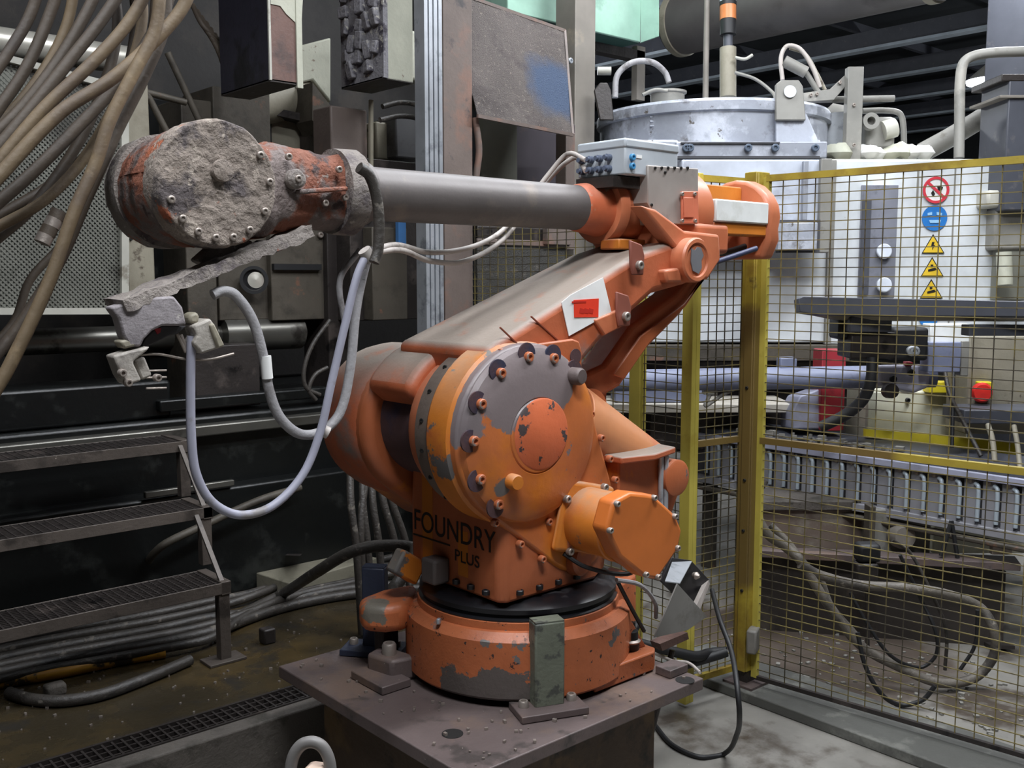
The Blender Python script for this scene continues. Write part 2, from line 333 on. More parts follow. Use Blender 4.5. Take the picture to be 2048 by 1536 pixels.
for (x, y, z, wt, lab) in ((16.0, 3.0, 4.0, 260, 'unseen round hall lamp added at far right to brighten the roof'), (9.0, 10.2, 4.1, 200, 'unseen round hall lamp added behind the casting machine to brighten the roof'), (p.x, p.y, p.z-.12, 60, None)):  # the first two are unseen lamps added to brighten the ceiling
    q = t if lab is None else thing('hanging_lamp', lab, 'lamp', (x, y, z+.1))
    if lab:
        M().cyl((x, y, z+.12), (x, y, z+.3), .3, .1).build('lamp_hood', greypaint, q); M().cyl((x, y, z+.10), (x, y, z+.12), .28).build('diffuser', MATS['far_lamp_glow'], q)
        M().cyl((x, y, z+.3), (x, y, 5.15), .015, n=8).build('lamp_cord', black_m, q)
    else: M().cyl((x, y, z+.3), (x, y, 5.15), .015, n=8).build('lamp_cord', black_m, q)
    ld = bpy.data.lights.new('lamp_light', 'POINT'); ld.shadow_soft_size = .2; ld.energy = wt; ld.color = (.92, .96, 1)
    lo = bpy.data.objects.new('lamp_light', ld); COL.objects.link(lo); lo.location = (x, y, z); child(lo, q)
#@@KERB
# drain grating along the kerb (bars too many to pick apart)
t = thing('drain_grating', 'long steel drain grating set along the wet slab', 'grating', (1.5, 3.49, SL-.01))
g = M()
x = -1.0
while x < 3.5: g.rng(x, x+.008, 3.425, 3.555, SL-.035, SL+.004); x += .035
for y in (3.45, 3.49, 3.53): g.rng(-1, 3.5, y-.004, y+.004, SL-.03, SL+.002)
o = g.build('grating_bars', dark_steel, t); o['kind'] = 'stuff'
M().rng(-1, 3.5, 3.555, 3.567, SL-.05, SL+.008).rng(-1, 3.5, 3.416, 3.426, SL-.05, SL+.008).build('grating_frame', dark_steel, t)
#@@STAIRS
t = thing('access_steps', 'three dark steel grating steps up to the casting machine', 'steps', (1.3, 4.3, SL))
for k, (xr, yf, z) in enumerate(((1.90, 4.00, .106), (1.95, 4.27, .385), (1.975, 4.54, .655))):
    x0 = -.6; dp = .25
    tr = M().rng(x0, xr, yf, yf+.006, z-.05, z).rng(x0, xr, yf+dp-.006, yf+dp, z-.05, z).rng(xr-.045, xr, yf, yf+dp, z-.055, z+.003).build('tread_frame', mat('worn_step_steel_%d' % k, (84, 76, 70), .5, .2, layers=[((56, 50, 46), 5, .52, .1, None), ((150, 140, 128), 40, .7, .03, None)], bump=(40, .3)), t, bevel=.002)
    g = M(); y = yf+.012
    while y < yf+dp-.01: g.rng(x0, xr-.045, y, y+.006, z-.03, z-.002); y += .022
    x = x0+.02
    while x < xr-.05: g.rng(x, x+.007, yf+.006, yf+dp-.006, z-.03, z-.001); x += .034
    g.build('tread_grating', MATS['dark_oily_steel'], tr, kind='stuff')
    zb = SL if k == 0 else z-.27
    M().rng(xr-.055, xr-.005, yf+.005, yf+.05, zb, z-.045).build('step_post', MATS['worn_step_steel_0'], t, bevel=.003)
    if k == 0: M().rng(xr-.12, xr+.05, yf-.03, yf+.08, SL, SL+.012).build('foot_plate', MATS['worn_step_steel_0'], t, bevel=.002)
    if k < 2: M().bar((xr-.03, yf+.03, z+.0), (xr-.03, yf+.27, z+.25), .02, .012).build('step_brace', MATS['worn_step_steel_0'], t)
#@@ROBOT
rob = thing('industrial_robot', 'large chipped orange foundry robot arm bolted to the pedestal plate', 'robot arm', (2.40, 2.68, 0))
A1 = V((2.40, 2.68, 0)); A2 = (2.21, .909)
# base
def circ_plan(cx, cy, r, a0, a1, n): return [(cx+r*math.cos(math.radians(a0+(a1-a0)*k/n)), cy+r*math.sin(math.radians(a0+(a1-a0)*k/n))) for k in range(n+1)]
def zprism(b, plan, z0, z1): return b.prism([(x, y, z0) for x, y in plan], (0, 0, z1-z0))
b = M(); n = 72
b.lathe([(.33, .025), (.405, .025), (.414, .035), (.415, .15), (.411, .225), (.385, .252), (.372, .254), (.370, .278), (.352, .284), (.335, .27), (.325, .2)], A1, (0, 0, 1), n)
base = b.build('base_casting', orange_base, rob, bevel=.0)
fb = M(); zprism(fb, [(2.40, 2.285), (2.71, 2.285), (2.745, 2.31), (2.745, 2.46), (2.63, 2.50), (2.45, 2.45)], .005, .075)
fb.build('base_foot', orange_base, base, bevel=.006)
M().prism([(2.60, 2.34, .075), (2.73, 2.34, .075), (2.61, 2.34, .245), (2.58, 2.34, .25)], (0, .02, 0)).build('gusset', orange_base, base, bevel=.004)
M().prism([(2.57, 2.36, .075), (2.80, 2.45, .075), (2.80, 2.45, .31), (2.64, 2.40, .31)], (0, .14, 0)).build('connector_housing', orange_base, base, bevel=.012)
# ear on the left of the base
b = M(); zprism(b, [(2.12, 2.93), (2.02, 2.85), (1.945, 2.88), (1.895, 2.95), (1.93, 3.03), (2.05, 3.06), (2.20, 3.04)], .16, .265)
b.build('base_ear', orange_base, base, bevel=.03, seg=3)
M().rng(1.99, 2.06, 2.96, 3.02, .0, .17).build('ear_leg', dark_steel, base, bevel=.006)
b = M().prism([(2.03, 2.80, .0), (2.0, 2.98, .0), (1.905, 2.94, .0), (1.93, 2.82, .0)], (0, 0, .085)); cb = b.build('clamp_block', rust_plate, base, bevel=.012)
bolts(cb, [(1.965, 2.885, .085)], (0, 0, 1), .026, .04)
M().rng(1.85, 1.97, 2.76, 2.96, 0, .03).build('clamp_plate', rust_plate, base, bevel=.004)
M().box((1.999, 2.636, .262), (.018, .012, .02), .6).build('bright_clip', alu, base, bevel=.003)
# turntable
M().lathe([(.30, .25), (.362, .262), (.366, .285), (.355, .29), (.352, .30), (.362, .304), (.362, .32), (.345, .332), (.29, .34)], A1, (0, 0, 1), 72).build('turntable_ring', blackring, rob)
# column
cpl = [(2.10, 2.45), (2.125, 2.425), (2.55, 2.425), (2.68, 2.50), (2.70, 2.66), (2.66, 2.86), (2.50, 2.95), (2.125, 2.95), (2.10, 2.925)]
b = M(); rings = []
for z, k in ((.345, .985), (.375, .99), (.40, 1), (.62, 1), (.80, .98)):
    rings.append([V((2.39+(x-2.39)*k, 2.69+(y-2.69)*k, z)) for x, y in cpl])
b.loft(rings)
colm = b.build('rotating_column', orange, rob, bevel=.012, seg=3, ba=30)
bolts(colm, [(2.095+.0, y, .372) for y in (2.50, 2.58, 2.66, 2.82)]+[(x, 2.425, .372) for x in (2.18, 2.27, 2.36, 2.45)], (0, 0, 1), .014, .012, blackring)
M().rng(2.03, 2.10, 2.70, 2.78, .36, .45).build('end_stop', mat('grey_worn_stop', (92, 84, 82), .6), colm, bevel=.01)
M().box((2.055, 2.90, .385), (.12, .06, .09), R=Matrix.Rotation(.6, 3, 'Y')).build('stop_lug', orange_yel, colm, bevel=.01)
M().lathe([(.055, 0), (.055, .035), (.045, .045), (0, .045)], (2.44, 2.43, .438), (.15, -1, .1), 24).build('boss', orange, colm)
def text(s, size, loc, m, parent, name='lettering', rot=(PI/2, 0, -PI/2), sx=1.0):
    c = bpy.data.curves.new(name, 'FONT'); c.body = s; c.size = size; c.extrude = .0006; c.materials.append(m)
    o = bpy.data.objects.new(name, c); COL.objects.link(o); o.location = loc; o.rotation_euler = rot; o.scale = (sx, 1, 1); o.parent = parent
    bpy.context.view_layer.update()
    me = bpy.data.meshes.new_from_object(o.evaluated_get(bpy.context.evaluated_depsgraph_get()))
    q = bpy.data.objects.new(name, me); COL.objects.link(q); q.location = loc; q.rotation_euler = rot; q.scale = (sx, 1, 1); q.parent = parent
    bpy.data.objects.remove(o); me.materials.clear(); me.materials.append(m)
    return q
text('FOUNDRY', .108, (2.0985, 2.915, .515), ink, colm, sx=.90)
text('PLUS', .058, (2.0985, 2.675, .448), ink, colm, sx=1.1)
for (ya_, yb2, za_, zb2) in ((2.80, 2.86, .40, .73), (2.60, 2.655, .40, .56)): M().rng(2.0992, 2.101, ya_, yb2, za_, zb2).build('paint_streak', mat('yellow_ochre_streak', (190, 112, 34), .45) if 'yellow_ochre_streak' not in MATS else MATS['yellow_ochre_streak'], colm, smooth=0)
M().rng(2.0975, 2.101, 2.70, 2.915, .492, .497).build('underline', ink, colm)
# left shell and hub of axis two
b = M(); b.lathe([(.10, 0), (.25, .0), (.275, .02), (.288, .06), (.288, .20), (.275, .27), (.245, .32), (.16, .35), (.0, .35)], (A2[0], 3.0, A2[1]-.02), (0, 1, 0), 48)
hub = b.build('rear_hub_shell', orange_dust, rob)
M().prism(hull_xz((A2[0], A2[1]-.02), .278, (2.33, .64), .15, 2.97), (0, .26, 0)).build('lower_shell', orange, hub, bevel=.04, seg=4)
M().lathe([(.235, 0), (.212, .03), (.212, .27), (.23, .30)], (A2[0], 2.73, A2[1]), (0, 1, 0), 40).build('hub_recess', plumb, rob, label='dark plum recessed hub between the gear housing and shell')
# gear housing rings and cover
M().lathe([(.20, .29), (.250, .285), (.256, .27), (.256, .20), (.25, .19)], (A2[0], 2.46, A2[1]), (0, 1, 0), 56).build('inner_ring', orange_clean, rob, label='orange ring behind the grey brown band')
M().lathe([(.25, .21), (.282, .205), (.286, .20), (.286, .125), (.28, .12)], (A2[0], 2.46, A2[1]), (0, 1, 0), 56).build('band_ring', mat('grey_brown_band', (104, 92, 84), .55, layers=[((176, 84, 40), 4, .60, .03, None), ((84, 78, 76), 6, .55, .08, None)], bump=(40, .2)), rob)
b = M().lathe([(.22, .14), (.288, .135), (.30, .115), (.312, .10), (.312, 0), (.30, -.01)], (A2[0], 2.46, A2[1]), (0, 1, 0), 56)
gr = b.build('gear_ring', orange_yel, rob, label='yellowish ring with small dark screw holes')
bolts(gr, [(A2[0]+.286*math.cos(a), 2.625, A2[1]+.286*math.sin(a)) for a in [math.radians(q) for q in range(110, 240, 20)]], (-.75, -.4, .1), .008, .004, sign_blk, 'screw_hole')
GC = (2.455, .585)
b = M().prism(hull_xz(A2, .302, GC, .19, 2.47), (0, -.055, 0)); gc = b.build('gear_cover', orange_gear, rob, bevel=.014, seg=3)
b = M().lathe([(.296, 0), (.287, .02), (.262, .034), (.20, .045), (.128, .05), (.124, .047), (.120, .052), (.08, .055), (.0, .056)], (A2[0]+.004, 2.417, A2[1]), (0, -1, 0), 64)
dome = b.build('gear_dome', orange_gear, rob, smooth=25)
M().lathe([(.119, .0), (.119, .054), (.113, .058), (.0, .06)], (A2[0]+.012, 2.418, A2[1]+.005), (0, -1, 0), 48).build('centre_cap', mat('flaked_orange_cap', (190, 98, 62), .45, layers=[((64, 54, 54), 15, .60, .012, .7), (DARKCHIP, 40, .68, .02, None)], bump=(40, .15)), dome)
pk = [(A2[0]+.262*math.cos(math.radians(q)), A2[1]+.262*math.sin(math.radians(q))) for q in (48, 72, 97, 125, 152, 178, 206, 232)]
for (x, z) in pk:
    M().lathe([(.036, 0), (.036, .006), (.0, .0065)], (x+(x-A2[0])*.04, 2.392, z+(z-A2[1])*.04), (0, -1, 0), 20).build('bolt_pocket', plumb, dome)
bolts(dome, [(x, 2.386, z) for x, z in pk], (0, -1, 0), .017, .016, bolt_o)
M().lathe([(.03, 0), (.03, .05), (.024, .06), (0, .06)], (A2[0]+.17, 2.40, A2[1]+.185), (.1, -1, 0), 20).build('filler_plug', rust_plate, dome)
M().lathe([(.026, 0), (.026, .05), (.022, .058), (0, .058)], (A2[0]-.115, 2.39, A2[1]-.135), (-.1, -1, 0), 20).build('knob', orange_yel, dome)
M().lathe([(.045, 0), (.045, .01), (.04, .014), (0, .014)], (2.405, 2.415, .735), (0, -1, 0), 24).build('blank_cap', orange_gear, gc)
bolts(gc, [(2.06, 2.416, .635), (2.17, 2.416, .545), (2.27, 2.416, .475), (2.50, 2.416, .95), (2.555, 2.416, .86), (2.60, 2.416, .78), (2.63, 2.416, .70), (2.645, 2.416, .60), (2.30, 2.416, .60)], (0, -1, 0), .013, .016, bolt_o)
b = M().prism([(2.10, 2.45, 1.195), (2.43, 2.45, 1.215), (2.462, 2.45, 1.205), (2.475, 2.45, 1.17), (2.475, 2.45, 1.11), (2.44, 2.45, 1.04), (2.3, 2.45, 1.0)], (0, -.02, 0)); lt = b.build('lifting_tab', orange, rob, bevel=.006)
M().lathe([(.026, 0), (.026, .003), (0, .003)], (2.44, 2.429, 1.155), (0, -1, 0), 24).build('eye_hole', plumb, lt)
b = M().prism([(2.44, 2.41, .70), (2.36, 2.41, .60), (2.36, 2.41, .50), (2.385, 2.41, .50), (2.385, 2.41, .59), (2.46, 2.41, .68)], (0, -.03, 0)); b.build('cover_rib', orange, gc, bevel=.005)
# axis two motor
MX, MZ = 2.455, .590
b = M().box((MX, 2.40, MZ), (.25, .035, .25), R=Matrix.Rotation(.25, 3, 'Y')); mf = b.build('motor_flange', orange_yel, rob, bevel=.03, seg=3)
bolts(mf, [(MX-.1, 2.382, MZ+.085), (MX+.085, 2.382, MZ+.1), (MX-.085, 2.382, MZ-.1), (MX+.1, 2.382, MZ-.085)], (0, -1, 0), .014, .014)
mb = M().lathe([(.112, 0), (.112, .14), (.118, .145), (.118, .16), (.114, .165), (.12, .20)], (MX, 2.385, MZ), (0, -1, 0), 32).build('motor_body', orange_yel, rob)
pent = [ay(1213, 1060, 2.10), ay(1228, 1003, 2.10), ay(1262, 985, 2.10), ay(1308, 990, 2.10), ay(1352, 1030, 2.10), ay(1365, 1060, 2.10), ay(1358, 1098, 2.10), ay(1316, 1160, 2.10), ay(1290, 1155, 2.10), ay(1240, 1115, 2.10)]
mc = M().prism(pent, (0, .07, 0)).build('motor_cap', motor_face, rob, bevel=.012, seg=3)
cen = sum(pent, V())/len(pent)
bolts(mc, [cen+(p-cen)*.93 for p in (pent[1], pent[3], pent[4], pent[6], pent[7], pent[8], pent[0])], (0, -1, 0), .010, .012)
M().tube([(2.36, 2.40, .48), (2.40, 2.33, .44), (2.52, 2.25, .41), (2.58, 2.22, .45)], .008).build('motor_cable', black_m, rob)
# lower arm
lo_ = [V((2.06, 2.455, 1.195)), V((2.80, 2.455, 1.515)), V((2.96, 2.455, 1.555)), V((3.12, 2.455, 1.56)), V((3.16, 2.455, 1.47)), V((3.08, 2.455, 1.40)), V((2.88, 2.455, 1.365)), V((2.60, 2.455, 1.20)), V((2.40, 2.455, 1.04)), V((2.3, 2.455, .95)), V((2.1, 2.455, 1.0))]
la = M()
near = lo_
far = [p+V((0, .36 + (.14 if p.x < 2.35 else 0), 0)) for p in lo_]
n = len(near); la.add(near+far, [tuple(range(n)), tuple(range(2*n-1, n-1, -1))]+[(i, i+n, (i+1) % n+n, (i+1) % n) for i in range(n)])
larm = la.build('lower_arm', orange_dust, rob, bevel=.028, seg=3)
b = M().lathe([(.26, 0), (.288, .02), (.288, .32), (.25, .35)], (A2[0], 2.62, A2[1]), (0, 1, 0), 48)
# collar over the top of the hub only
cp = hull_xz(A2, .292, (2.42, 1.17), .12, 2.74, 28)
M().prism([p for p in cp if p.z > 1.0 or p.x > 2.38], (0, .26, 0)).build('arm_root', orange_dust, larm, bevel=.03, seg=3)
seam = mat('seam_brown', (120, 56, 36), .6)  # brown for the thin lines along the panel joints
for q0_, q1_ in (((1000, 655), (1037, 690)), ((1062, 633), (1150, 712))): M().bar(ay(*q0_, 2.4545), ay(*q1_, 2.4545), .004, .006, up=(0, 1, 0)).build('panel_seam', seam, larm)
st = [ay(1122, 605, 2.452), ay(1140, 590, 2.452), ay(1205, 555, 2.452), ay(1222, 625, 2.452), ay(1137, 672, 2.452)]
s1 = M().prism(st, (0, -.003, 0)).build('white_sticker', sign_wht, larm, smooth=0, label='white five-sided sticker with a red tag')
M().prism([ay(1147, 600, 2.449), ay(1197, 597, 2.449), ay(1196, 634, 2.449), ay(1148, 635, 2.449)], (0, -.002, 0)).build('red_tag', tag_red, s1, smooth=0)
b = M()
for k in range(3): p = ay(1164+k*9, 622, 2.4465); b.box(p, (.022, .001, .016), R=Matrix.Rotation(.2, 3, 'Y'))
p = ay(1158, 604, 2.4465); b.box(p, (.07, .001, .006)); b.build('tag_print', tag_dark, s1, smooth=0)
def clip(x, y, name):
    p = ay(x, y, 2.44)
    c = M().prism([p+V((-.03, 0, -.04)), p+V((.03, 0, -.04)), p+V((.035, 0, .03)), p+V((.02, 0, .07)), p+V((-.045, 0, .085)), p+V((-.04, 0, .0))], (0, -.012, 0)).build(name, mat(name+'_red_brown', (130, 74, 60), .55), larm, bevel=.005)
    bolts(c, [p+V((0, -.014, -.005))], (0, -1, 0), .017, .014)
clip(1272, 528, 'arm_clip'); clip(1245, 630, 'rod_clip')
M().prism([ay(1190, 640, 2.44), ay(1240, 618, 2.44), ay(1252, 650, 2.44), ay(1210, 672, 2.44)], (0, .05, 0)).build('clip_pad', orange_clean, larm, bevel=.006)
M().rng(2.80, 2.95, 2.56, 2.66, 1.53, 1.57).build('arm_pad', orange_yel, larm, bevel=.006)
# parallel rod behind and below the lower arm
rd = [V((2.60, 2.58, 1.06)), V((2.75, 2.58, 1.10)), V((2.90, 2.58, 1.24)), V((3.16, 2.58, 1.36)), V((3.36, 2.58, 1.52)), V((3.40, 2.58, 1.47)), V((3.20, 2.58, 1.28)), V((2.98, 2.58, 1.14)), V((2.84, 2.58, 1.01)), V((2.66, 2.58, .95))]
rod = M().prism(rd, (0, .13, 0)).build('parallel_rod', orange_clean, rob, bevel=.018, seg=3)
M().prism([V((p.x+.03, 2.572, p.z-.04)) for p in rd[1:5]]+[V((p.x+.0, 2.572, p.z+.03)) for p in rd[5:9]], (0, -.012, 0)).build('rod_rib', orange, rod, bevel=.005)
M().rng(2.62, 2.80, 2.60, 2.76, .72, 1.08).build('rocker_arm', orange_clean, rob, bevel=.03, seg=3)
M().lathe([(.085, 0), (.085, .2)], (2.66, 2.56, .93), (0, 1, 0), 28).build('rocker_hub', orange, rob)
# rear motor with its cone and box
c0 = V((2.56, 2.60, .90)); c1 = V((3.02, 2.56, .70))
M().cyl(c0, c1, .15, .07, 28).build('motor_cone', mat('tan_lit_orange', (200, 134, 90), .5, layers=[((184, 108, 70), 4, .55, .1, None)], bump=(30, .05)), rob, bevel=.004)  # paler tan puts the light falling on the cone into its colour
p = [ay(1192, 868, 2.50), ay(1330, 872, 2.50)]
M().prism([(2.68, 2.44, .46), (2.68, 2.44, .755), (2.93, 2.44, .765), (2.93, 2.44, .46)], (0, .30, 0)).build('rear_motor_box', orange, rob, bevel=.008)
M().prism([(2.65, 2.40, .755), (2.80, 2.37, .755), (2.98, 2.42, .755), (3.0, 2.60, .755), (2.98, 2.75, .755), (2.66, 2.75, .755)], (0, 0, .025)).build('motor_lid', orange_dust, rob, bevel=.006)
M().lathe([(.07, 0), (.07, .05), (.06, .055), (0, .055)], (2.98, 2.46, .66), (0, -1, 0), 28).build('pulley_cap', orange, rob)
M().prism([(2.93, 2.45, .66), (3.05, 2.45, .66), (3.05, 2.45, .60), (2.95, 2.45, .42), (2.90, 2.45, .42)], (0, .05, 0)).build('pulley_guard', orange, rob, bevel=.008)
for k in range(2): M().cyl((2.90+.03*k, 2.425, .46), (2.90+.03*k, 2.425, .75), .010, n=12).build('guide_rod', alu, rob)
# forearm
FZ = 1.685; FY = 2.68
M().lathe([(.098, 0), (.098, .05), (.086, .06), (.084, .08), (.082, .95), (.084, 1.0)], (1.70, FY, FZ), (1, 0, 0), 40).build('forearm_tube', tube_m, rob)
M().lathe([(.084, 0), (.088, .01), (.102, .10), (.106, .12)], (2.685, FY, FZ), (1, 0, 0), 40).build('forearm_cone', mat('orange_cone_scuffed', (186, 96, 62), .5, layers=[((170, 150, 126), 12, .60, .05, None), ((182, 92, 60), 3, .5, .1, None)], bump=(40, .15), dust=((160, 140, 128), .4)), rob)
fa = M().lathe([(.10, 0), (.128, .002), (.132, .01), (.132, .05), (.124, .06), (.115, .10), (.11, .5)], (2.80, FY, FZ), (1, 0, 0), 48).build('forearm_housing', orange_clean, rob)
# bracket down to axis three
br = [ay(1258, 412, 2.50), ay(1288, 420, 2.50), ay(1345, 462, 2.50), ay(1415, 470, 2.50), ay(1418, 520, 2.50), ay(1392, 560, 2.50), ay(1352, 552, 2.50), ay(1330, 500, 2.50)]
for dy in (-.06,):
    M().prism([p+V((0, dy, 0)) for p in br], (0, .07, 0)).build('elbow_bracket', orange_clean, rob, bevel=.012, seg=3)
M().prism([p+V((0, .28, 0)) for p in br], (0, .07, 0)).build('elbow_bracket', orange_clean, rob, bevel=.012, seg=3)
M().rng(2.97, 3.40, 2.50, 2.86, 1.52, 1.64).build('elbow_bridge', orange_clean, rob, bevel=.02, seg=3)
p3 = ay(1392, 520, 2.40)
ec = M().lathe([(.085, -.06), (.085, .0), (.079, .008), (.066, .008), (.062, .0), (0, .001)], p3, (0, -1, 0), 36).build('elbow_cap', orange_clean, rob)
M().prism([p3+V((x*.05, -.003, z*.058)) for x, z in ((-.7, .75), (-.3, .6), (0, .85), (.4, .8), (.75, .3), (.5, 0), (.55, -.5), (.2, -.9), (-.5, -.7), (-.75, -.1))], (0, -.004, 0)).build('bare_patch', PRIMER and mat('bare_grey_primer', (104, 104, 108), .6), ec, label='grey patch where the orange paint has come off')
M().prism([ay(1330, 540, 2.42), ay(1362, 535, 2.42), ay(1366, 565, 2.42), ay(1335, 565, 2.42)], (0, .06, 0)).build('elbow_lug', orange_clean, rob, bevel=.01)
# sheet metal cover, hatch
cv = [ay(1296, 330, 2.49), ay(1397, 337, 2.49), ay(1397, 448, 2.49), ay(1318, 449, 2.49), ay(1296, 405, 2.49)]
cvo = M().prism(cv, (0, .34, 0)).build('sheet_cover', sheet, rob, bevel=.004)
bolts(cvo, [ay(1310+k*13, 336, 2.489) for k in range(6)]+[ay(1303, 410, 2.489), ay(1330, 345, 2.489)], (0, -1, 0), .006, .004, sign_blk, 'rivet')
hp = M().prism([ay(1360, 383, 2.488), ay(1392, 383, 2.488), ay(1393, 447, 2.488), ay(1361, 447, 2.488)], (0, -.012, 0)).build('hatch', mat('salmon_orange_paint', (200, 112, 84), .45), cvo, bevel=.003)
M().prism([ay(1366, 395, 2.475), ay(1386, 395, 2.475), ay(1387, 435, 2.475), ay(1367, 435, 2.475)], (0, -.004, 0)).build('hatch_rim', MATS['salmon_orange_paint'], cvo, bevel=.002)
bolts(cvo, [ay(a, c, 2.474) for a, c in ((1364, 388), (1389, 388), (1364, 442), (1390, 442))], (0, -1, 0), .008, .006)
# rear flange and wrist motors
RX = 3.14
M().lathe([(.10, 0), (.13, .005), (.152, .03), (.176, .08), (.178, .125), (.168, .14), (.10, .145)], (RX+.03, FY, FZ), (1, 0, 0), 56).build('rear_flange', orange_clean, rob, label='round orange flange behind the grey cover')
m1 = M().rng(RX+.165, 3.67, 2.50, 2.60, FZ-.035, FZ+.055).build('wrist_motor', white_m, rob, bevel=.006, label='white square wrist motor')
M().rng(RX+.165, 3.67, 2.51, 2.60, FZ-.085, FZ-.035).build('wrist_motor', orange_yel, rob, bevel=.006, label='yellowish orange motor body')
M().rng(RX+.165, 3.67, 2.64, 2.74, FZ+.03, FZ+.13).build('wrist_motor', orange_yel, rob, bevel=.006)
M().rng(RX+.165, 3.67, 2.77, 2.85, FZ-.06, FZ+.03).build('wrist_motor', orange_clean, rob, bevel=.006)
ep = [(2.50, FZ-.15)]
ep = [V((3.67, 2.68+.19*math.cos(math.radians(a)), FZ+.165*math.sin(math.radians(a)))) for a in range(-18, 199, 18)]
ep += [V((3.67, 2.50, FZ-.12)), V((3.60, 2.53, FZ-.185)), V((3.60, 2.83, FZ-.185)), V((3.60, 2.86, FZ-.12))]
ep = ep[:13]+[V((3.67, 2.495, FZ-.10)), V((3.67, 2.53, FZ-.18)), V((3.67, 2.83, FZ-.18)), V((3.67, 2.865, FZ-.10))]
M().prism(ep, (.085, 0, 0)).build('end_plate', orange_clean, rob, bevel=.018, seg=2)
M().tube([ay(1418, 528, 2.48), ay(1450, 518, 2.48), ay(1512, 497, 2.46)], .011).build('blue_hose', navy, rob)
M().tube([ay(1405, 505, 2.60), ay(1450, 505, 2.62), ay(1500, 490, 2.62)], .014).build('black_hose', black_m, rob)
M().lathe([(.06, 0), (.045, .10)], ay(1270, 385, 2.62), (.3, -.1, -.1), 20).build('elbow_boot', black_m, rob)
# junction box on top
jc = ay(1250, 330, 2.50)
jx = M().rng(jc.x, jc.x+.30, 2.50, 2.74, 1.80, 1.905).build('junction_box', box_grey, rob, bevel=.006)
M().rng(jc.x-.004, jc.x+.304, 2.496, 2.744, 1.895, 1.93).build('box_lid', box_grey, jx, bevel=.008)
for i in range(4):
    for j in range(2):
        M().lathe([(.013, 0), (.013, .02), (.009, .022), (.009, .032)], (jc.x, 2.575+.045*i, 1.825+.04*j), (-1, 0, 0), 12).build('cable_gland', mat('gland_grey_blue_%d%d' % (i, j), (84, 92, 110), .5), jx)
bolts(jx, [(jc.x+.035, 2.50, 1.862), (jc.x+.035, 2.50, 1.83)], (0, -1, 0), .013, .012, mat('blue_plug', (60, 130, 176), .45), 'blue_plug')
M().box((jc.x+.075, 2.499, 1.868), (.03, .003, .012)).build('white_label', sign_wht, jx)
# the grey mounting underside of the junction box
M().rng(jc.x-.03, jc.x+.28, 2.53, 2.72, 1.755, 1.795).build('box_bracket', dark_steel, jx)
#@@WRIST
def sring(x, zc, h, wd, yc, pw=3.0, n=56):
    r = []
    for k in range(n):
        t = 2*PI*k/n; c, s_ = math.cos(t), math.sin(t)
        r.append(V((x, yc+wd*math.copysign(abs(c)**(2/pw), c), zc+h*math.copysign(abs(s_)**(2/pw), s_))))
    return r
rings = []; R0 = .158
for k in range(46):
    x = 1.035+(1.70-1.035)*k/45
    if x < 1.24: h = math.sqrt(max(R0**2-(x-1.19)**2, 0.0004))
    else:
        t = (x-1.24)/(1.70-1.24); h = .150*(1-t)+.098*t
        if t > .62: h = .112+.004*math.sin((t-.62)*30)
    wd = .155 if x < 1.35 else .155-.05*min(1, (x-1.35)/.2)
    rings.append(sring(x, 1.668+(.012 if x > 1.4 else 0), h, wd, 2.70, 3.2))
wr = M().loft(rings).build('wrist_housing', crust_red, rob, disp=(.007, 22), smooth=60, label='casting crusted with splashed metal over red orange paint')
prof = [(.166, 0), (.168, .02), (.168, .07), (.164, .088)]+[(.16-.16*k/40, .092) for k in range(41)]
prof = [(r if r > 0 else 0.0, h) for r, h in prof]
dc = M().lathe(prof, (1.185, 2.585, 1.668), (0, -1, 0), 96).build('wrist_cover', crust, wr, disp=(.0045, 30), smooth=60, label='round grey cover thick with splashed metal')
bolts(dc, [(1.185+.142*math.cos(a), 2.488, 1.668+.142*math.sin(a)) for a in [math.radians(q) for q in (-160, -138, -117, -97, -77, -56, -28, 5, 35)]], (0, -1, 0), .010, .007)
M().lathe([(.03, 0), (.028, .016), (.012, .02), (0, .02)], (1.19, 2.49, 1.70), (0, -1, 0), 24).build('cover_plug', crust, dc, disp=(.004, 40))
M().lathe([(.162, 0), (.16, .08), (.13, .11), (0, .12)], (1.185, 2.80, 1.668), (0, 1, 0), 48).build('rear_cover', crust_grey, wr, disp=(.006, 20))
M().lathe([(.028, 0), (.028, .03), (.02, .036), (0, .036)], (1.44, 2.57, 1.70), (0, -1, 0), 20).build('side_boss', crust_grey, wr, disp=(.003, 40))
M().bar((1.45, 2.555, 1.665), (1.62, 2.575, 1.685), .03, .014).build('weld_bead', crust_red, wr, bevel=.005)
bolts(wr, [(1.44, 2.535, 1.70), (1.42, 2.55, 1.76), (1.55, 2.575, 1.64), (1.60, 2.578, 1.74), (1.62, 2.578, 1.66)], (0, -1, 0), .010, .008)
M().lathe([(.128, 0), (.13, .02), (.13, .07), (.10, .085)], (1.635, FY, FZ), (1, 0, 0), 48).build('wrist_flange', crust_grey, wr, disp=(.005, 30))
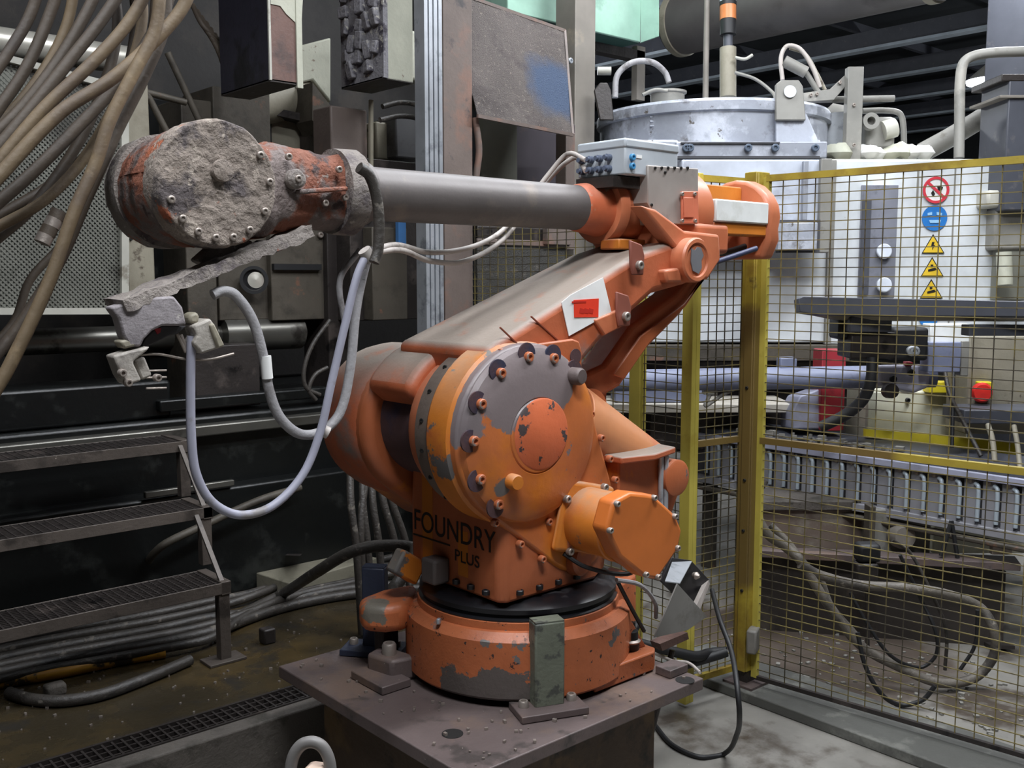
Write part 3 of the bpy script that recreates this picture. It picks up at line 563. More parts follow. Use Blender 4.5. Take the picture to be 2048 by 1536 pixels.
# gripper arm hanging under the wrist
gA = ay(612, 462, 2.60); gB = ay(232, 612, 2.52)
rings = []
for k in range(40):
    q = gA.lerp(gB, k/39); d = (gB-gA).normalized(); nrm = V((d.z, 0, -d.x)).normalized()
    if nrm.z < 0: nrm = -nrm
    wy = .04+.02*k/39; th = .016
    ring = []
    for a, c in ((-1, -1), (-.3, -1), (.3, -1), (1, -1), (1, 0), (1, 1), (.3, 1), (-.3, 1), (-1, 1), (-1, 0)):
        ring.append(q+V((0, a*wy, 0))+nrm*(c*th))
    rings.append(ring)
gb = M().loft(rings).build('gripper_bar', crust_grey, rob, disp=(.010, 30), smooth=50)
M().prism([ay(395, 520, 2.60), ay(440, 480, 2.60), ay(505, 480, 2.60), ay(520, 505, 2.60), ay(430, 540, 2.60)], (0, .06, 0)).build('bar_gusset', crust_grey, gb, bevel=.008)
GY = 2.47
def gp(lst, Y=GY): return [ay(200+x*.1953, 480+y*.1953, Y) for x, y in lst]
gpl = M().prism(gp([(110, 690), (470, 590), (760, 575), (850, 690), (890, 870), (800, 880), (640, 880), (540, 930), (460, 1010), (420, 1095), (300, 1090), (240, 980), (190, 800)]), (0, .05, 0)).build('gripper_plate', mat('grey_gripper_plate', (134, 128, 130), .7, layers=[((112, 106, 108), 8, .54, .1, None), ((166, 160, 156), 22, .64, .05, None)], bump=(50, .5)), rob, bevel=.006)
M().prism(gp([(420, 1095), (460, 1010), (540, 930), (640, 880), (800, 880), (890, 880), (800, 960), (700, 985), (560, 1060), (470, 1100)], GY+.03), (0, .05, 0)).build('arc_recess', mat('dark_arc_steel', (58, 56, 58), .6), gpl, bevel=.003)
M().prism(gp([(560, 910), (625, 900), (620, 945), (590, 965)], GY+.025), (0, .02, 0)).build('red_scrape', red_m, gpl)
gj = M().prism(gp([(140, 1190), (300, 1140), (520, 1090), (480, 1140), (345, 1240), (350, 1270), (430, 1440), (280, 1490), (215, 1390)], GY-.01), (0, .06, 0)).build('gripper_jaw', mat('pale_grey_casting', (156, 150, 142), .7, layers=[((124, 118, 112), 9, .55, .08, None)], bump=(50, .4)), gpl, bevel=.006)
M().prism(gp([(345, 1245), (460, 1190), (540, 1390), (430, 1440)], GY+.02), (0, .06, 0)).build('jaw_block', MATS['pale_grey_casting'], gpl, bevel=.006)
M().prism(gp([(200, 1035), (370, 1000), (400, 1080), (250, 1120)], GY+.0), (0, .05, 0)).build('jaw_clamp', beige, gpl, bevel=.006)
gj2 = M().prism(gp([(960, 880), (1130, 800), (1180, 870), (1280, 1090), (1040, 1170), (960, 1060), (1000, 980)], GY+.0), (0, .07, 0)).build('gripper_jaw', MATS['pale_grey_casting'], gpl, bevel=.006)
M().prism(gp([(1130, 870), (1170, 850), (1280, 1080), (1215, 1110)], GY-.012), (0, .02, 0)).build('jaw_rim', beige, gpl, bevel=.004)
M().prism(gp([(910, 770), (990, 730), (1030, 780), (1010, 860), (920, 860)], GY+.02), (0, .05, 0)).build('jaw_knuckle', beige, gpl, bevel=.008)
bolts(gpl, gp([(220, 1360), (280, 1460), (580, 1410)], GY-.012), (0, -1, 0), .010, .014)
for k in range(2): M().cyl(*gp([(790+40*k, 960+10*k), (880+20*k, 1150)], GY+.04), .0045, n=8).build('guide_pin', bolt_m, gpl)
M().tube(gp([(340, 1180), (600, 1170), (880, 1220), (1110, 1225), (1370, 1165)], GY+.05), .0035, n=6).build('sensor_wire', bolt_m, gpl)
for y in (1340, 1410, 1520): M().cyl(*gp([(470, y), (680, y-5)], GY+.06), .003, n=6).build('pin', bolt_m, gpl)
# robot hoses (each a part that hangs on the arm)
M().tube([ay(*q, 2.54) for q in ((425, 590), (445, 582), (470, 590), (505, 640), (528, 720), (538, 780), (560, 835), (600, 868), (645, 862), (680, 825), (700, 740), (712, 620), (728, 540), (742, 495))], .0145).build('grey_air_hose', hose_lt, rob)
M().cyl(ay(531, 712, 2.535), ay(535, 757, 2.535), .0155, n=16).build('hose_tape', sign_wht, rob, label='white tape wrapped round the air hose')
M().tube([ay(*q, 2.50) for q in ((383, 672), (381, 760), (383, 880), (393, 950), (425, 1005), (480, 1030), (545, 1012), (605, 950), (640, 865), (662, 770), (690, 650), (715, 550), (738, 500))], .0122).build('pale_air_hose', hose_wht, rob)
M().tube([ay(*q, 2.47) for q in ((718, 335), (738, 350), (752, 390), (758, 440), (756, 500), (748, 525))], .0165).build('wrist_hose', hose_dk, rob)
M().tube([ay(*q, 2.72) for q in ((690, 650), (680, 560), (720, 500))], .010).build('thin_hose', hose_lt, rob)
M().cyl(ay(728, 500, 2.5), ay(742, 520, 2.5), .02, n=12).build('hose_tie', cable_lt, rob)
M().lathe([(.018, -.008), (.018, .008)], ay(652, 864, 2.52), (1, -.5, -.6), 12).build('cable_tie', cable_lt, rob)
M().tube([ay(735, 505, 2.54), ay(790, 490, 2.62), ay(860, 505, 2.74), ay(940, 495, 2.84), ay(1000, 465, 2.90), ay(1050, 410, 2.90), ay(1100, 345, 2.86), ay(1135, 308, 2.80), (jc.x-.03, 2.67, 1.862)], .0095).build('signal_cable', cable_lt, rob)
M().tube([ay(735, 508, 2.55), ay(800, 500, 2.62), ay(860, 522, 2.74), ay(930, 522, 2.84), ay(1005, 480, 2.91), ay(1060, 410, 2.91), ay(1110, 345, 2.87), ay(1150, 315, 2.80), (jc.x-.03, 2.67, 1.822)], .0095).build('signal_cable', cable_lt, rob)
#@@PEDESTAL
ped = thing('pedestal', 'rusty steel pedestal with a thick square top plate under the robot', 'pedestal', (2.26, 2.68, FL))
pl = M().rng(1.715, 2.80, 2.13, 3.24, -.045, -.001).build('top_plate', rust_plate, ped, bevel=.004)
M().rng(1.83, 2.68, 2.25, 3.12, FL, -.045).build('pedestal_body', mat('rust_brown_pedestal', (82, 66, 52), .6, .1, layers=[((110, 88, 60), 3, .54, .1, None), ((46, 40, 36), 5, .55, .1, None)], bump=(30, .3)), ped, bevel=.006)
hole = sign_blk
for q in ((1370, 1360), (905, 1467)):
    p = az(*q, 0); M().lathe([(.034, 0), (.034, .0015), (0, .0016)], (p.x, p.y, -.0012), (0, 0, 1), 28).build('plate_hole', mat('dark_hole_%d' % q[0], (16, 13, 12), .8), pl)
p = az(700, 1380, 0)
M().rng(2.70, 2.80, 2.20, 2.27, .0, .03).build('packer', rust_plate, ped, bevel=.003)
for nm, (px, py), rot, m, h, lab, sp in (('stop_post', (1093, 1418), -.38, green_post, .285, 'chipped green grey square stop post on the plate in front of the robot', .105), ('stop_post', (752, 1300), -.9, blue_post, .31, 'dark blue square stop post at the far corner of the plate', .09)):
    p = az(px, py, 0)
    t = thing(nm, lab, 'post', (p.x, p.y, 0))
    R = Matrix.Rotation(rot, 3, 'Z')
    M().box((p.x, p.y, .02+h/2), (sp, sp*.6, h), rot).build('post_tube', m, t, bevel=.006)
    c = p+R@V((.0, -.02, 0)); fp = M().box((c.x, c.y, .0125), (.235, .13, .024), rot).build('foot_plate', m if m is blue_post else rust_plate, t, bevel=.003)
    bolts(fp, [c+R@V((-.085, .01, .024)), c+R@V((.085, .01, .024))], (0, 0, 1), .017, .022)
    M().box((p.x, p.y, .02+h+.002), (sp*.96, sp*.56, .004), rot).build('post_cap', m, t)
# loose metal hood and floodlamp-like bracket at the back of the base
t = thing('sheet_metal_bracket', 'grey folded sheet metal cover beside the robot base', 'bracket', (2.85, 2.38, 0))
bk = [(620, 340), (860, 560), (720, 655), (490, 730), (450, 690)]
tri = [ay(1180+x*.2735, 1080+y*.2735, 2.33) for x, y in ((640, 320), (858, 560), (715, 660), (470, 715))]
M().prism(tri, (0, .006, 0)).build('front_sheet', mat('matt_grey_sheet', (122, 120, 116), .55, .2, layers=[((104, 100, 94), 6, .55, .1, None)]), t, bevel=.001)
bkp = [ay(1180+x*.2735, 1080+y*.2735, 2.50) for x, y in ((600, 130), (740, 150), (870, 290), (790, 470), (620, 400), (520, 300))]
M().prism(bkp, (0, .012, 0)).build('rear_sheet', mat('dark_inner_sheet', (40, 38, 40), .5), t, bevel=.001)
top = [ay(1180+x*.2735, 1080+y*.2735, 2.5) for x, y in ((600, 140), (745, 150))]
M().prism([ay(1344, 1124, 2.50), ay(1384, 1122, 2.50), ay(1360, 1166, 2.34), ay(1330, 1162, 2.34)], (.0, 0, -.004)).build('top_sheet', alu, t)
M().prism([ay(1417, 1160, 2.50), ay(1420, 1168, 2.50), ay(1400, 1220, 2.42), ay(1392, 1213, 2.42)], (0, .02, 0)).build('side_sheet', sheet, t)
M().prism([ay(1320, 1288, 2.40), ay(1375, 1265, 2.40), ay(1378, 1278, 2.40), ay(1325, 1302, 2.40)], (0, .05, 0)).build('rust_edge', maroon, t)
M().lathe([(.012, 0), (.016, .015), (.006, .03), (0, .03)], ay(1387, 1150, 2.49), (0, -1, 0), 16).build('knob', bolt_m, t)
M().cyl(ay(1345, 1300, 2.42), V((2.86, 2.44, -.4)), .012, n=10).build('stand_rod', dark_steel, t)
t = thing('cable_connector', 'black round plug connector on the corner of the robot base', 'connector', az(1285, 1300, .07))
p = V((2.665, 2.36, .075))
t.location = p
M().lathe([(.032, 0), (.034, .03), (.028, .036), (.028, .07), (.02, .08), (.016, .10), (0, .10)], p, (0, 0, 1), 20).build('plug', black_m, t)
M().lathe([(.036, .028), (.038, .034), (.03, .04)], p, (0, 0, 1), 20).build('plug_ring', bolt_m, t)
M().tube([ay(1288, 1262, 2.36), ay(1262, 1215, 2.34), ay(1236, 1165, 2.34)], .008).build('plug_cable', black_m, t)
M().tube([ay(1233, 1160, 2.33), ay(1280, 1170, 2.33), ay(1310, 1205, 2.36), ay(1312, 1235, 2.40)], .008).build('plug_cable', hose_lt, t)
def hose(name, label, pts, r, m, group=None, cat='hose', n=8):
    return tag(M().tube(pts, r, n).build(name, m), label, cat, group)
hose('black_hose', 'black hose curling down from the connector behind the robot base', [p+V((.04, .03, .04)), p+V((.10, .06, .05)), (2.82, 2.50, .06), (2.90, 2.60, .03), (3.1, 2.75, -.3)], .017, black_m)
hose('power_cable', 'long thin black cable looping down to the floor right of the pedestal', [ay(1424, 1180, 2.60), ay(1440, 1240, 2.42), ay(1462, 1300, 2.30), ay(1474, 1370, 2.16), ad(1479, 1425, 3.75), ad(1474, 1468, 4.0), az(1448, 1508, FL+.014), az(1400, 1514, FL+.012), az(1345, 1490, FL+.012), az(1310, 1450, FL+.012)], .0105, black_m, cat='cable')
hose('black_hose', 'thick black hose lying behind the pedestal near the yellow corner post', [V((3.05, 3.2, -.12)), ay(1385, 1312, 2.85), ay(1420, 1306, 2.85), ay(1452, 1304, 2.80), V((3.55, 2.98, -.45)), V((3.55, 3.15, FL+.03))], .024, black_m)
hose('grey_wire', 'thin grey wire lying behind the robot base', [V((2.78, 2.48, .05)), ay(1340, 1320, 2.40), ay(1375, 1325, 2.36), ay(1400, 1345, 2.25)], .006, cable_lt, cat='wire')
#@@FENCE
def mesh_panel(b, o, u, w_, h, cu, cv, r=.002):
    u = V(u).normalized(); nrm = u.cross(V((0, 0, 1)))
    k = 0; n = int(w_/cu)
    for k in range(n+1):
        q = o+u*(k*w_/n); b.bar(q, q+V((0, 0, h)), r*2, r*2, up=nrm)
    m_ = int(h/cv)
    for k in range(m_+1):
        q = o+V((0, 0, k*h/m_))+nrm*(r*1.5); b.bar(q, q+u*w_, r*2, r*2)
FP = V((4.06, 2.83, 0)); FT = 1.90
t = thing('safety_fence', 'yellow wire mesh safety fence panel running along the right side', 'fence', (4.1, 2.2, FL))
u = V((.13, -1.15, 0)).normalized()
fr = M()
zt, zb = FT-.01, FL+.09
o0 = FP+u*.05; L_ = 1.75
M().bar(o0+V((0, 0, zt)), o0+u*L_+V((0, 0, zt)), .03, .03).build('top_rail', yellow, t)
M().bar(o0+V((0, 0, .645)), o0+u*L_+V((0, 0, .645)), .03, .03).build('middle_rail', yellow, t)
M().bar(o0+V((0, 0, zb)), o0+u*L_+V((0, 0, zb)), .02, .02).build('bottom_rail', dark_steel, t)
M().bar(o0+V((0, 0, zb)), o0+V((0, 0, zt)), .03, .025).build('side_rail', yellow_lt, t)
b = M(); mesh_panel(b, o0+V((0, 0, zb)), u, L_, zt-zb, .078, .0415); b.build('wire_mesh', wire_y, t, kind='stuff', smooth=0)
ps = M().rng(FP.x-.045, FP.x+.045, FP.y-.035, FP.y+.045, FL+.12, FT+.02).rng(FP.x-.055, FP.x-.045, FP.y-.03, FP.y+.02, FL+.12, FT+.02).build('corner_post', yellow, t, bevel=.004)
for z in (-.1, .2, .45, .9): bolts(ps, [(FP.x-.056, FP.y-.005, z)], (-1, 0, 0), .008, .006, sign_blk, 'screw')
M().rng(FP.x-.035, FP.x+.035, FP.y-.03, FP.y+.035, FL+.05, FL+.14).build('post_foot', dark_steel, t)
M().rng(FP.x-.08, FP.x+.10, FP.y-.09, FP.y+.08, FL+.05, FL+.062).build('post_plate', rust_plate, t)
# return panel
t = thing('safety_fence', 'narrow yellow mesh return panel left of the thick corner post', 'fence', (3.88, 2.94, FL))
q0 = V((3.70, 2.925, 0)); q1 = V((4.02, 2.88, 0)); u2 = (q1-q0).normalized()
b = M(); mesh_panel(b, q0+V((0, 0, FL+.12)), u2, (q1-q0).length, FT-FL-.15, .05, .0405); b.build('wire_mesh', wire_y, t, kind='stuff', smooth=0)
M().rng(q0.x-.03, q0.x+.0, q0.y-.03, q0.y+.03, FL+.02, FT).rng(q0.x-.0, q0.x+.03, q0.y-.03, q0.y-.02, FL+.02, FT).build('fence_post', yellow_lt, t, bevel=.003)
M().bar(q0+V((0, 0, .645)), q1+V((0, 0, .645)), .025, .03).build('middle_rail', yellow, t)
M().bar(q0+V((0, 0, FT-.02)), q1+V((0, 0, FT-.02)), .025, .03).build('top_rail', yellow, t)
M().bar(q0+V((0, 0, FL+.12)), q1+V((0, 0, FL+.12)), .025, .03).build('bottom_rail', yellow, t)
# far panel behind the robot
t = thing('safety_fence', 'yellow mesh panel behind the robot motors with a slim post', 'fence', (3.72, 3.6, FL))
q0 = V((3.72, 2.95, 0)); q1 = V((3.72, 4.6, 0))
b = M(); mesh_panel(b, q0+V((0, 0, FL+.12)), (0, 1, 0), 1.65, FT-FL-.15, .066, .0405); b.build('wire_mesh', wire_y, t, kind='stuff', smooth=0)
py_ = ax(1276, 720, 3.72).y
M().rng(3.695, 3.72, py_-.035, py_+.035, FL, FT).rng(3.72, 3.745, py_-.035, py_-.02, FL, FT).build('fence_post', yellow_lt, t, bevel=.003)
M().rng(3.71, 3.735, 4.57, 4.63, FL, FT).build('fence_post', yellow_lt, t, bevel=.003)
M().bar(q0+V((0, 0, FT-.02)), q1+V((0, 0, FT-.02)), .025, .03).build('top_rail', yellow, t)
#@@LEFT MACHINE
def on_y(b, Y, x0, y0, x1, y1, dp):
    ym = (y0+y1)/2; xm = (x0+x1)/2
    return b.rng(ay(x0, ym, Y).x, ay(x1, ym, Y).x, Y, Y+dp, ay(xm, y1, Y).z, ay(xm, y0, Y).z)
def Yb(name, m, parent, Y, x0, y0, x1, y1, dp, bevel=.006, **k): return on_y(M(), Y, x0, y0, x1, y1, dp).build(name, m, parent, bevel, **k)
cm = thing('casting_machine', 'huge grimy die casting machine behind the robot at left', 'machine', (2.2, 6.0, SL))
M().rng(-2.5, 4.6, 5.0, 7.5, SL, .70).build('machine_bed', black_oil, cm, bevel=.02)
M().rng(-2.5, 4.3, 4.86, 5.0, SL, .33).build('bed_ledge', black_oil, cm, bevel=.015)
M().rng(-2.5, 4.4, 4.93, 5.02, .60, .66).build('bed_rail', chrome_dk, cm, bevel=.01)
M().rng(-2.5, 5.0, 6.6, 7.0, .7, 4.2).build('rear_frame', mat('sooty_brown_frame', (36, 33, 31), .7, layers=[((54, 48, 43), 2, .55, .12, None), ((30, 27, 26), 4, .56, .1, None)], bump=(20, .3)), cm, bevel=.02)
def xcyl(y, Y, x0, x1, r, nm, m, lab=None): 
    p = ay(x0, y, Y); q = ay(x1, y, Y); return M().cyl((p.x, Y, p.z), (q.x, Y, p.z), r, n=32).build(nm, m, cm, label=lab)
p = ay(100, 678, 5.45)
M().cyl((-1.5, 5.45, 1.10), (3.1, 5.45, 1.10), .068, n=32).build('tie_bar', chrome_dk, cm)
M().cyl((2.55, 5.40, 1.10), (3.05, 5.40, 1.10), .10, n=32).build('tie_bar_sleeve', chrome_dk, cm)
M().rng(-1.5, 2.1, 5.05, 5.35, .70, .90).build('slide_block', black_oil, cm, bevel=.02)
pp = ay(110, 88, 5.6)
M().cyl((.2, 5.6, ay(0, 76, 5.6).z-.02), (2.15, 5.6, ay(0, 76, 5.6).z-.02), .075, n=32).build('tie_bar', chrome, cm, label='bright polished tie bar behind the hoses')
Yb('fixed_platen', grime, cm, 5.3, 540, 300, 662, 640, .5)
Yb('platen_rib', grime, cm, 5.2, 372, 200, 432, 820, .35)
Yb('platen_plate', grime, cm, 5.35, 432, 180, 545, 640, .4)
Yb('dark_plate', dark_steel, cm, 5.15, 390, 690, 520, 815, .3)
Yb('dark_plate', dark_steel, cm, 5.25, 655, 250, 700, 820, .3)
Yb('dark_plate', black_oil, cm, 5.5, 290, 200, 380, 820, .3)
pc = ay(508, 560, 5.28)
o = M().lathe([(.075, 0), (.08, .02), (.062, .02), (.055, -.0), (.0, -.0)], pc, (-.5, -1, 0), 32).build('sight_ring', black_m, cm)
M().lathe([(.056, .004), (.0, .012)], pc+V((.012, .0, 0)), (-.5, -1, 0), 32).build('silver_disc', chrome, cm)
M().rng(*[ay(545, 530, 5.29).x, ay(640, 530, 5.29).x], 5.27, 5.31, ay(600, 540, 5.29).z, ay(600, 528, 5.29).z).build('plate_slot', black_m, cm)
for q in ((560, 410), (560, 470), (640, 470), (640, 330)): bolts(cm, [ay(q[0], q[1], 5.29)], (0, -1, 0), .018, .016)
# beige upper works between the two hanging boxes
bw = Yb('ribbed_cover', beige, cm, 5.55, 462, 215, 660, 330, .3)
for k in range(3): Yb('cover_groove', black_m, bw, 5.535, 487+26*k, 218, 491+26*k, 300, .02, 0)
M().prism([ay(585, 95, 5.5), ay(662, 75, 5.5), ay(662, 205, 5.5), ay(626, 160, 5.5), ay(585, 170, 5.5)], (0, .3, 0)).build('cream_block', cream_pl, cm, bevel=.01)
M().cyl(ay(505, 215, 5.5), ay(620, 185, 5.7), .11, .15, 32).build('cream_cone', beige, cm)
M().prism([ay(470, 212, 5.45), ay(640, 250, 5.45), ay(640, 235, 5.45), ay(480, 200, 5.45)], (0, .2, 0)).build('dark_ledge', dark_steel, cm)
M().prism([ay(625, 165, 5.3), ay(660, 210, 5.3), ay(660, 300, 5.3), ay(625, 240, 5.3)], (0, .2, 0)).build('angled_plate', grime, cm)
Yb('rusty_bracket', brown_post, cm, 5.0, 662, 215, 735, 330, .2, .01)
M().bar(ay(742, 200, 4.95), ay(742, 335, 4.95), .02, .02).build('conduit', beige, cm)
Yb('motor_box', mat('grey_motor_box', (96, 96, 98), .6, layers=[((70, 68, 66), 4, .54, .1, None)]), cm, 5.2, 792, 235, 852, 318, .25, .012)
Yb('motor_box', beige, cm, 5.3, 752, 245, 795, 320, .25, .012)
Yb('cream_cover', cream_pl, cm, 5.6, 800, 60, 850, 160, .3, .02)
Yb('dark_box', dark_steel, cm, 5.1, 700, 320, 850, 640, .25)
Yb('rust_box', grime, cm, 5.0, 745, 455, 815, 640, .1)
Yb('blue_strip', mat('blue_strip_paint', (70, 120, 176), .5), cm, 4.95, 797, 440, 812, 490, .03, 0)
M().rng(ay(300, 700, 5.1).x, ay(640, 700, 5.1).x, 5.0, 5.1, .74, .80).build('oil_lip', black_oil, cm, bevel=.01)
for k in range(6): M().tube([ay(385+9*k, 10+12*k, 5.3), ay(405+6*k, 50+8*k, 5.2), ay(430+3*k, 75+10*k, 5.2), ay(455, 85+12*k, 5.3)], .014).build('wall_hose', hose_brn, cm)
for a, c in (((335, 105), (400, 245)), ((290, 180), (342, 280)), ((255, 175), (372, 205)), ((215, 188), (300, 196))):
    M().cyl(ay(*a, 5.0), ay(*c, 5.0), .017, n=12).build('rod', grime, cm)
for a in ((765, 208), (760, 235)): M().tube([ay(a[0], a[1]+5, 4.9), ay(800, a[1]-3, 4.9), ay(835, a[1]+2, 4.9), ay(862, a[1]+22, 4.95)], .016).build('wall_hose', hose_dk, cm)
M().tube([ay(660, 640, 4.8), ay(625, 690, 4.8), ay(608, 740, 4.8), ay(612, 775, 4.8), ay(640, 790, 4.8)], .012).build('coiled_hose', hose_dk, cm)
M().tube([ay(655, 735, 4.8), ay(630, 750, 4.8), ay(618, 780, 4.8), ay(632, 800, 4.8)], .012).build('coiled_hose', hose_dk, cm)
Yb('ledge_strip', chrome_dk, cm, 4.84, 290, 972, 470, 985, .03)
# guard door of perforated sheet
gd = thing('guard_door', 'perforated sheet guard door with pale frame at the far left', 'guard', (1.3, 4.95, SL))
GYp = 4.95
def clip_bars(b, poly, d, pitch, wd, Y):
    dx, dz = d; nx, nz = -dz, dx
    ss = [x*nx+z*nz for x, z in poly]; s = min(ss)+pitch/2
    while s < max(ss):
        ts = []
        for i in range(len(poly)):
            (x0, z0), (x1, z1) = poly[i], poly[(i+1) % len(poly)]
            a, c = x0*nx+z0*nz-s, x1*nx+z1*nz-s
            if a*c < 0: t = a/(a-c); x, z = x0+(x1-x0)*t, z0+(z1-z0)*t; ts.append(x*dx+z*dz)
        if len(ts) == 2:
            ts.sort(); p = V((nx*s+dx*ts[0], Y, nz*s+dz*ts[0])); q = V((nx*s+dx*ts[1], Y, nz*s+dz*ts[1])); b.bar(p, q, wd, .003, up=(0, 1, 0))
        s += pitch
pts = [ay(-60, 100, GYp), ay(240, 178, GYp), ay(240, 618, GYp), ay(-60, 618, GYp)]
poly = [(p.x, p.z) for p in pts]
b = M(); clip_bars(b, poly, (.7071, .7071), .0165, .0085, GYp); clip_bars(b, poly, (.7071, -.7071), .0165, .0085, GYp-.002)
b.build('perforated_sheet', perf_m, gd, kind='stuff', smooth=0)
M().prism([p+V((0, .25, 0)) for p in pts], (0, .03, 0)).build('back_sheet', mat('greenish_back_sheet', (78, 80, 74), .8, layers=[((30, 30, 28), 2.2, .5, .12, None), ((136, 136, 128), 3.2, .58, .1, None)]), gd)
M().bar(pts[0]+V((0, -.01, 0)), pts[1]+V((0, -.01, 0)), .03, .045, up=(0, 1, 0)).build('frame_rail', frame_lt, gd)
M().bar(pts[3]+V((0, -.01, -.01)), pts[2]+V((0, -.01, -.01)), .03, .045, up=(0, 1, 0)).build('frame_rail', frame_lt, gd)
M().bar(pts[1]+V((.015, -.01, .02)), pts[2]+V((.015, -.01, -.03)), .035, .04, up=(0, 1, 0)).build('frame_stile', frame_lt, gd)
Yb('hinge_post', beige, gd, 4.97, 250, 165, 305, 640, .14, .008)
Yb('latch', bolt_m, gd, 4.92, 236, 370, 257, 425, .05, .006)
bolts(gd, [ay(q[0], q[1], 4.965) for q in ((262, 445), (276, 445), (262, 478), (276, 478))], (0, -1, 0), .008, .006, sign_blk, 'screw')
# two hanging box columns
def hang(nm, lab, corner, xr, xl, Y, m_left, m_right, ztop=3.6):
    p = ay(*corner, Y); x1 = ay(xr, corner[1], Y).x; y1 = ax(xl, corner[1]+15, p.x).y
    t = thing(nm, lab, 'column', p)
    M().rng(p.x+.012, x1, Y+.012, y1, p.z+.012, ztop).build('column_core', m_right, t)
    M().rng(p.x, p.x+.012, Y, y1, p.z, ztop).build('side_sheet', m_left, t)
    M().rng(p.x+.012, x1, Y, Y+.012, p.z, ztop).build('front_sheet', m_right, t)
    M().rng(p.x, x1, Y, y1, p.z-.006, p.z+.006).build('bottom_sheet', dark_steel, t)
    return t, p, x1, y1
t, p, x1, y1 = hang('hanging_column', 'sooty hanging box column with maroon primer showing', (540, 160), 600, 442, 4.6, purple_blk, maroon)
M().prism([ay(541, 0, 4.598), ay(605, 0, 4.598), ay(600, 95, 4.598), ay(590, 45, 4.598), ay(572, 28, 4.598), ay(560, 12, 4.598), ay(541, 8, 4.598)], (0, -.003, 0)).build('paint_remnant', cream_pl, t, smooth=0)
M().rng(p.x-.004, p.x+.008, 4.592, 4.604, p.z, 3.6).build('pale_edge', frame_lt, t)
M().rng(x1-.02, x1+.012, 4.59, 4.62, p.z-.02, 3.6).build('edge_strip', cream_pl, t)
t, p, x1, y1 = hang('hanging_column', 'hanging box column with burnt metal lumps and pale front', (765, 155), 826, 683, 4.6, burnt, cream_pl)
rr = random.Random(5); lumps = []
for k in range(6):
    d = (rr.uniform(.03, .05), rr.uniform(.04, .07), rr.uniform(.06, .10))
    o = M().box((0, 0, 0), d).build('burnt_lump', burnt, None, bevel=.008); lumps.append(o.data); COL.objects.unlink(o); bpy.data.objects.remove(o)
k = 0
for iz in range(12):
    for iy in range(5):
        if rr.random() < .28: continue
        o = bpy.data.objects.new('burnt_lump', lumps[rr.randrange(6)]); COL.objects.link(o); o.parent = t; o.matrix_parent_inverse = Matrix.Translation(t.location).inverted()
        o.location = (p.x-.008, 4.66+(y1-4.68)*(iy+rr.uniform(-.2, .3))/4.6, p.z+.06+iz*.088+rr.uniform(-.02, .02)); o.rotation_euler = (rr.uniform(-.25, .25), rr.uniform(-.2, .2), rr.uniform(-.3, .3))
        bv = o.modifiers.new('edge', 'BEVEL'); bv.width = .007; bv.segments = 2
M().rng(p.x+.0, p.x+.03, 4.588, 4.6, p.z+.0, 3.6).build('edge_strip', burnt, t)
# aluminium upright
pa = ay(867, 640, 4.35)
t = thing('aluminium_upright', 'tall slotted aluminium profile standing behind the robot forearm', 'post', (pa.x, 4.35, SL))
xa, xb = ay(851, 300, 4.35).x, ay(886, 300, 4.35).x; wv = xb-xa
M().rng(xa, xb, 4.37, 4.44, SL, 3.6).build('profile', alu, t)
for k in range(4): M().rng(xa+wv*(k*.27), xa+wv*(k*.27+.19), 4.352, 4.37, SL, 3.6).build('profile_flange', alu, t)
M().rng(xb-.02, xb+.004, 4.36, 4.40, ay(880, 62, 4.35).z, ay(880, 35, 4.35).z).build('blue_clip', sign_blue, t)
# brown post and splash hood
t = thing('cabinet_post', 'flat rust brown post between aluminium profile and mesh hood', 'post', (ay(925, 300, 4.55).x, 4.6, SL))
x0, xm, x1 = ay(888, 300, 4.55).x, ay(945, 300, 4.55).x, ay(966, 300, 4.55).x
M().rng(x0, xm, 4.55, 4.62, SL, 3.6).build('post_face', brown_post, t, bevel=.004)
M().tube([ay(950, 235, 4.56), ay(958, 300, 4.56), ay(952, 360, 4.58), ay(955, 440, 4.6)], .02, 8).build('edge_bead', brown_post, t)
t = thing('splash_hood', 'slanted splash hood of dusty expanded metal with torn edge', 'hood', (ay(1040, 230, 4.6).x, 4.6, 2.2))
c00, c10, c11, c01 = ay(955, 232, 4.5), ay(1146, 270, 4.5), ay(1130, 62, 4.85), ay(885, -25, 4.85)
b = M(); nu = 40; nv = 36; vs = []
for layer in (0, 1):
    for j in range(nv+1):
        for i in range(nu+1):
            s_, q = i/nu, j/nv
            P_ = (c00*(1-s_)+c10*s_)*(1-q)+(c01*(1-s_)+c11*s_)*q
            wob = .012*noise.noise(V((s_*3, q*3, 2)))+.004*noise.noise(V((s_*30, q*30, 5)))
            if i == 0: P_ = P_+V((.035*max(0, noise.noise(V((1, q*5, 9))))+.07*max(0, .8-abs(q-.45)*4), -.02*max(0, .8-abs(q-.45)*4), 0))
            vs.append(P_+V((0, wob+.006*layer, 0)))
fs = []; K = (nu+1)*(nv+1)
for j in range(nv):
    for i in range(nu):
        a = j*(nu+1)+i; fs += [(a, a+1, a+nu+2, a+nu+1), (a+K, a+nu+1+K, a+nu+2+K, a+1+K)]
b.add(vs, fs); b.build('expanded_sheet', exp_m, t, smooth=60)
M().bar(c00, c10, .016, .02).build('hood_lip', brown_post, t)
M().bar(c11, c01, .016, .02).build('hood_rim', brown_post, t)
M().bar(c10, c11, .014, .02).build('hood_side', brown_post, t)
pp = ay(935, 130, 4.62)
M().prism([ay(916, 90, 4.7), ay(926, 100, 4.7), ay(955, 220, 4.62), ay(935, 205, 4.66), ay(925, 170, 4.68)], (0, .03, 0)).build('torn_mesh', exp_dk, t)
t = thing('machine_cabinet', 'dark open cabinet standing under the expanded metal hood', 'cabinet', (ay(1050, 400, 4.8).x, 4.9, SL))
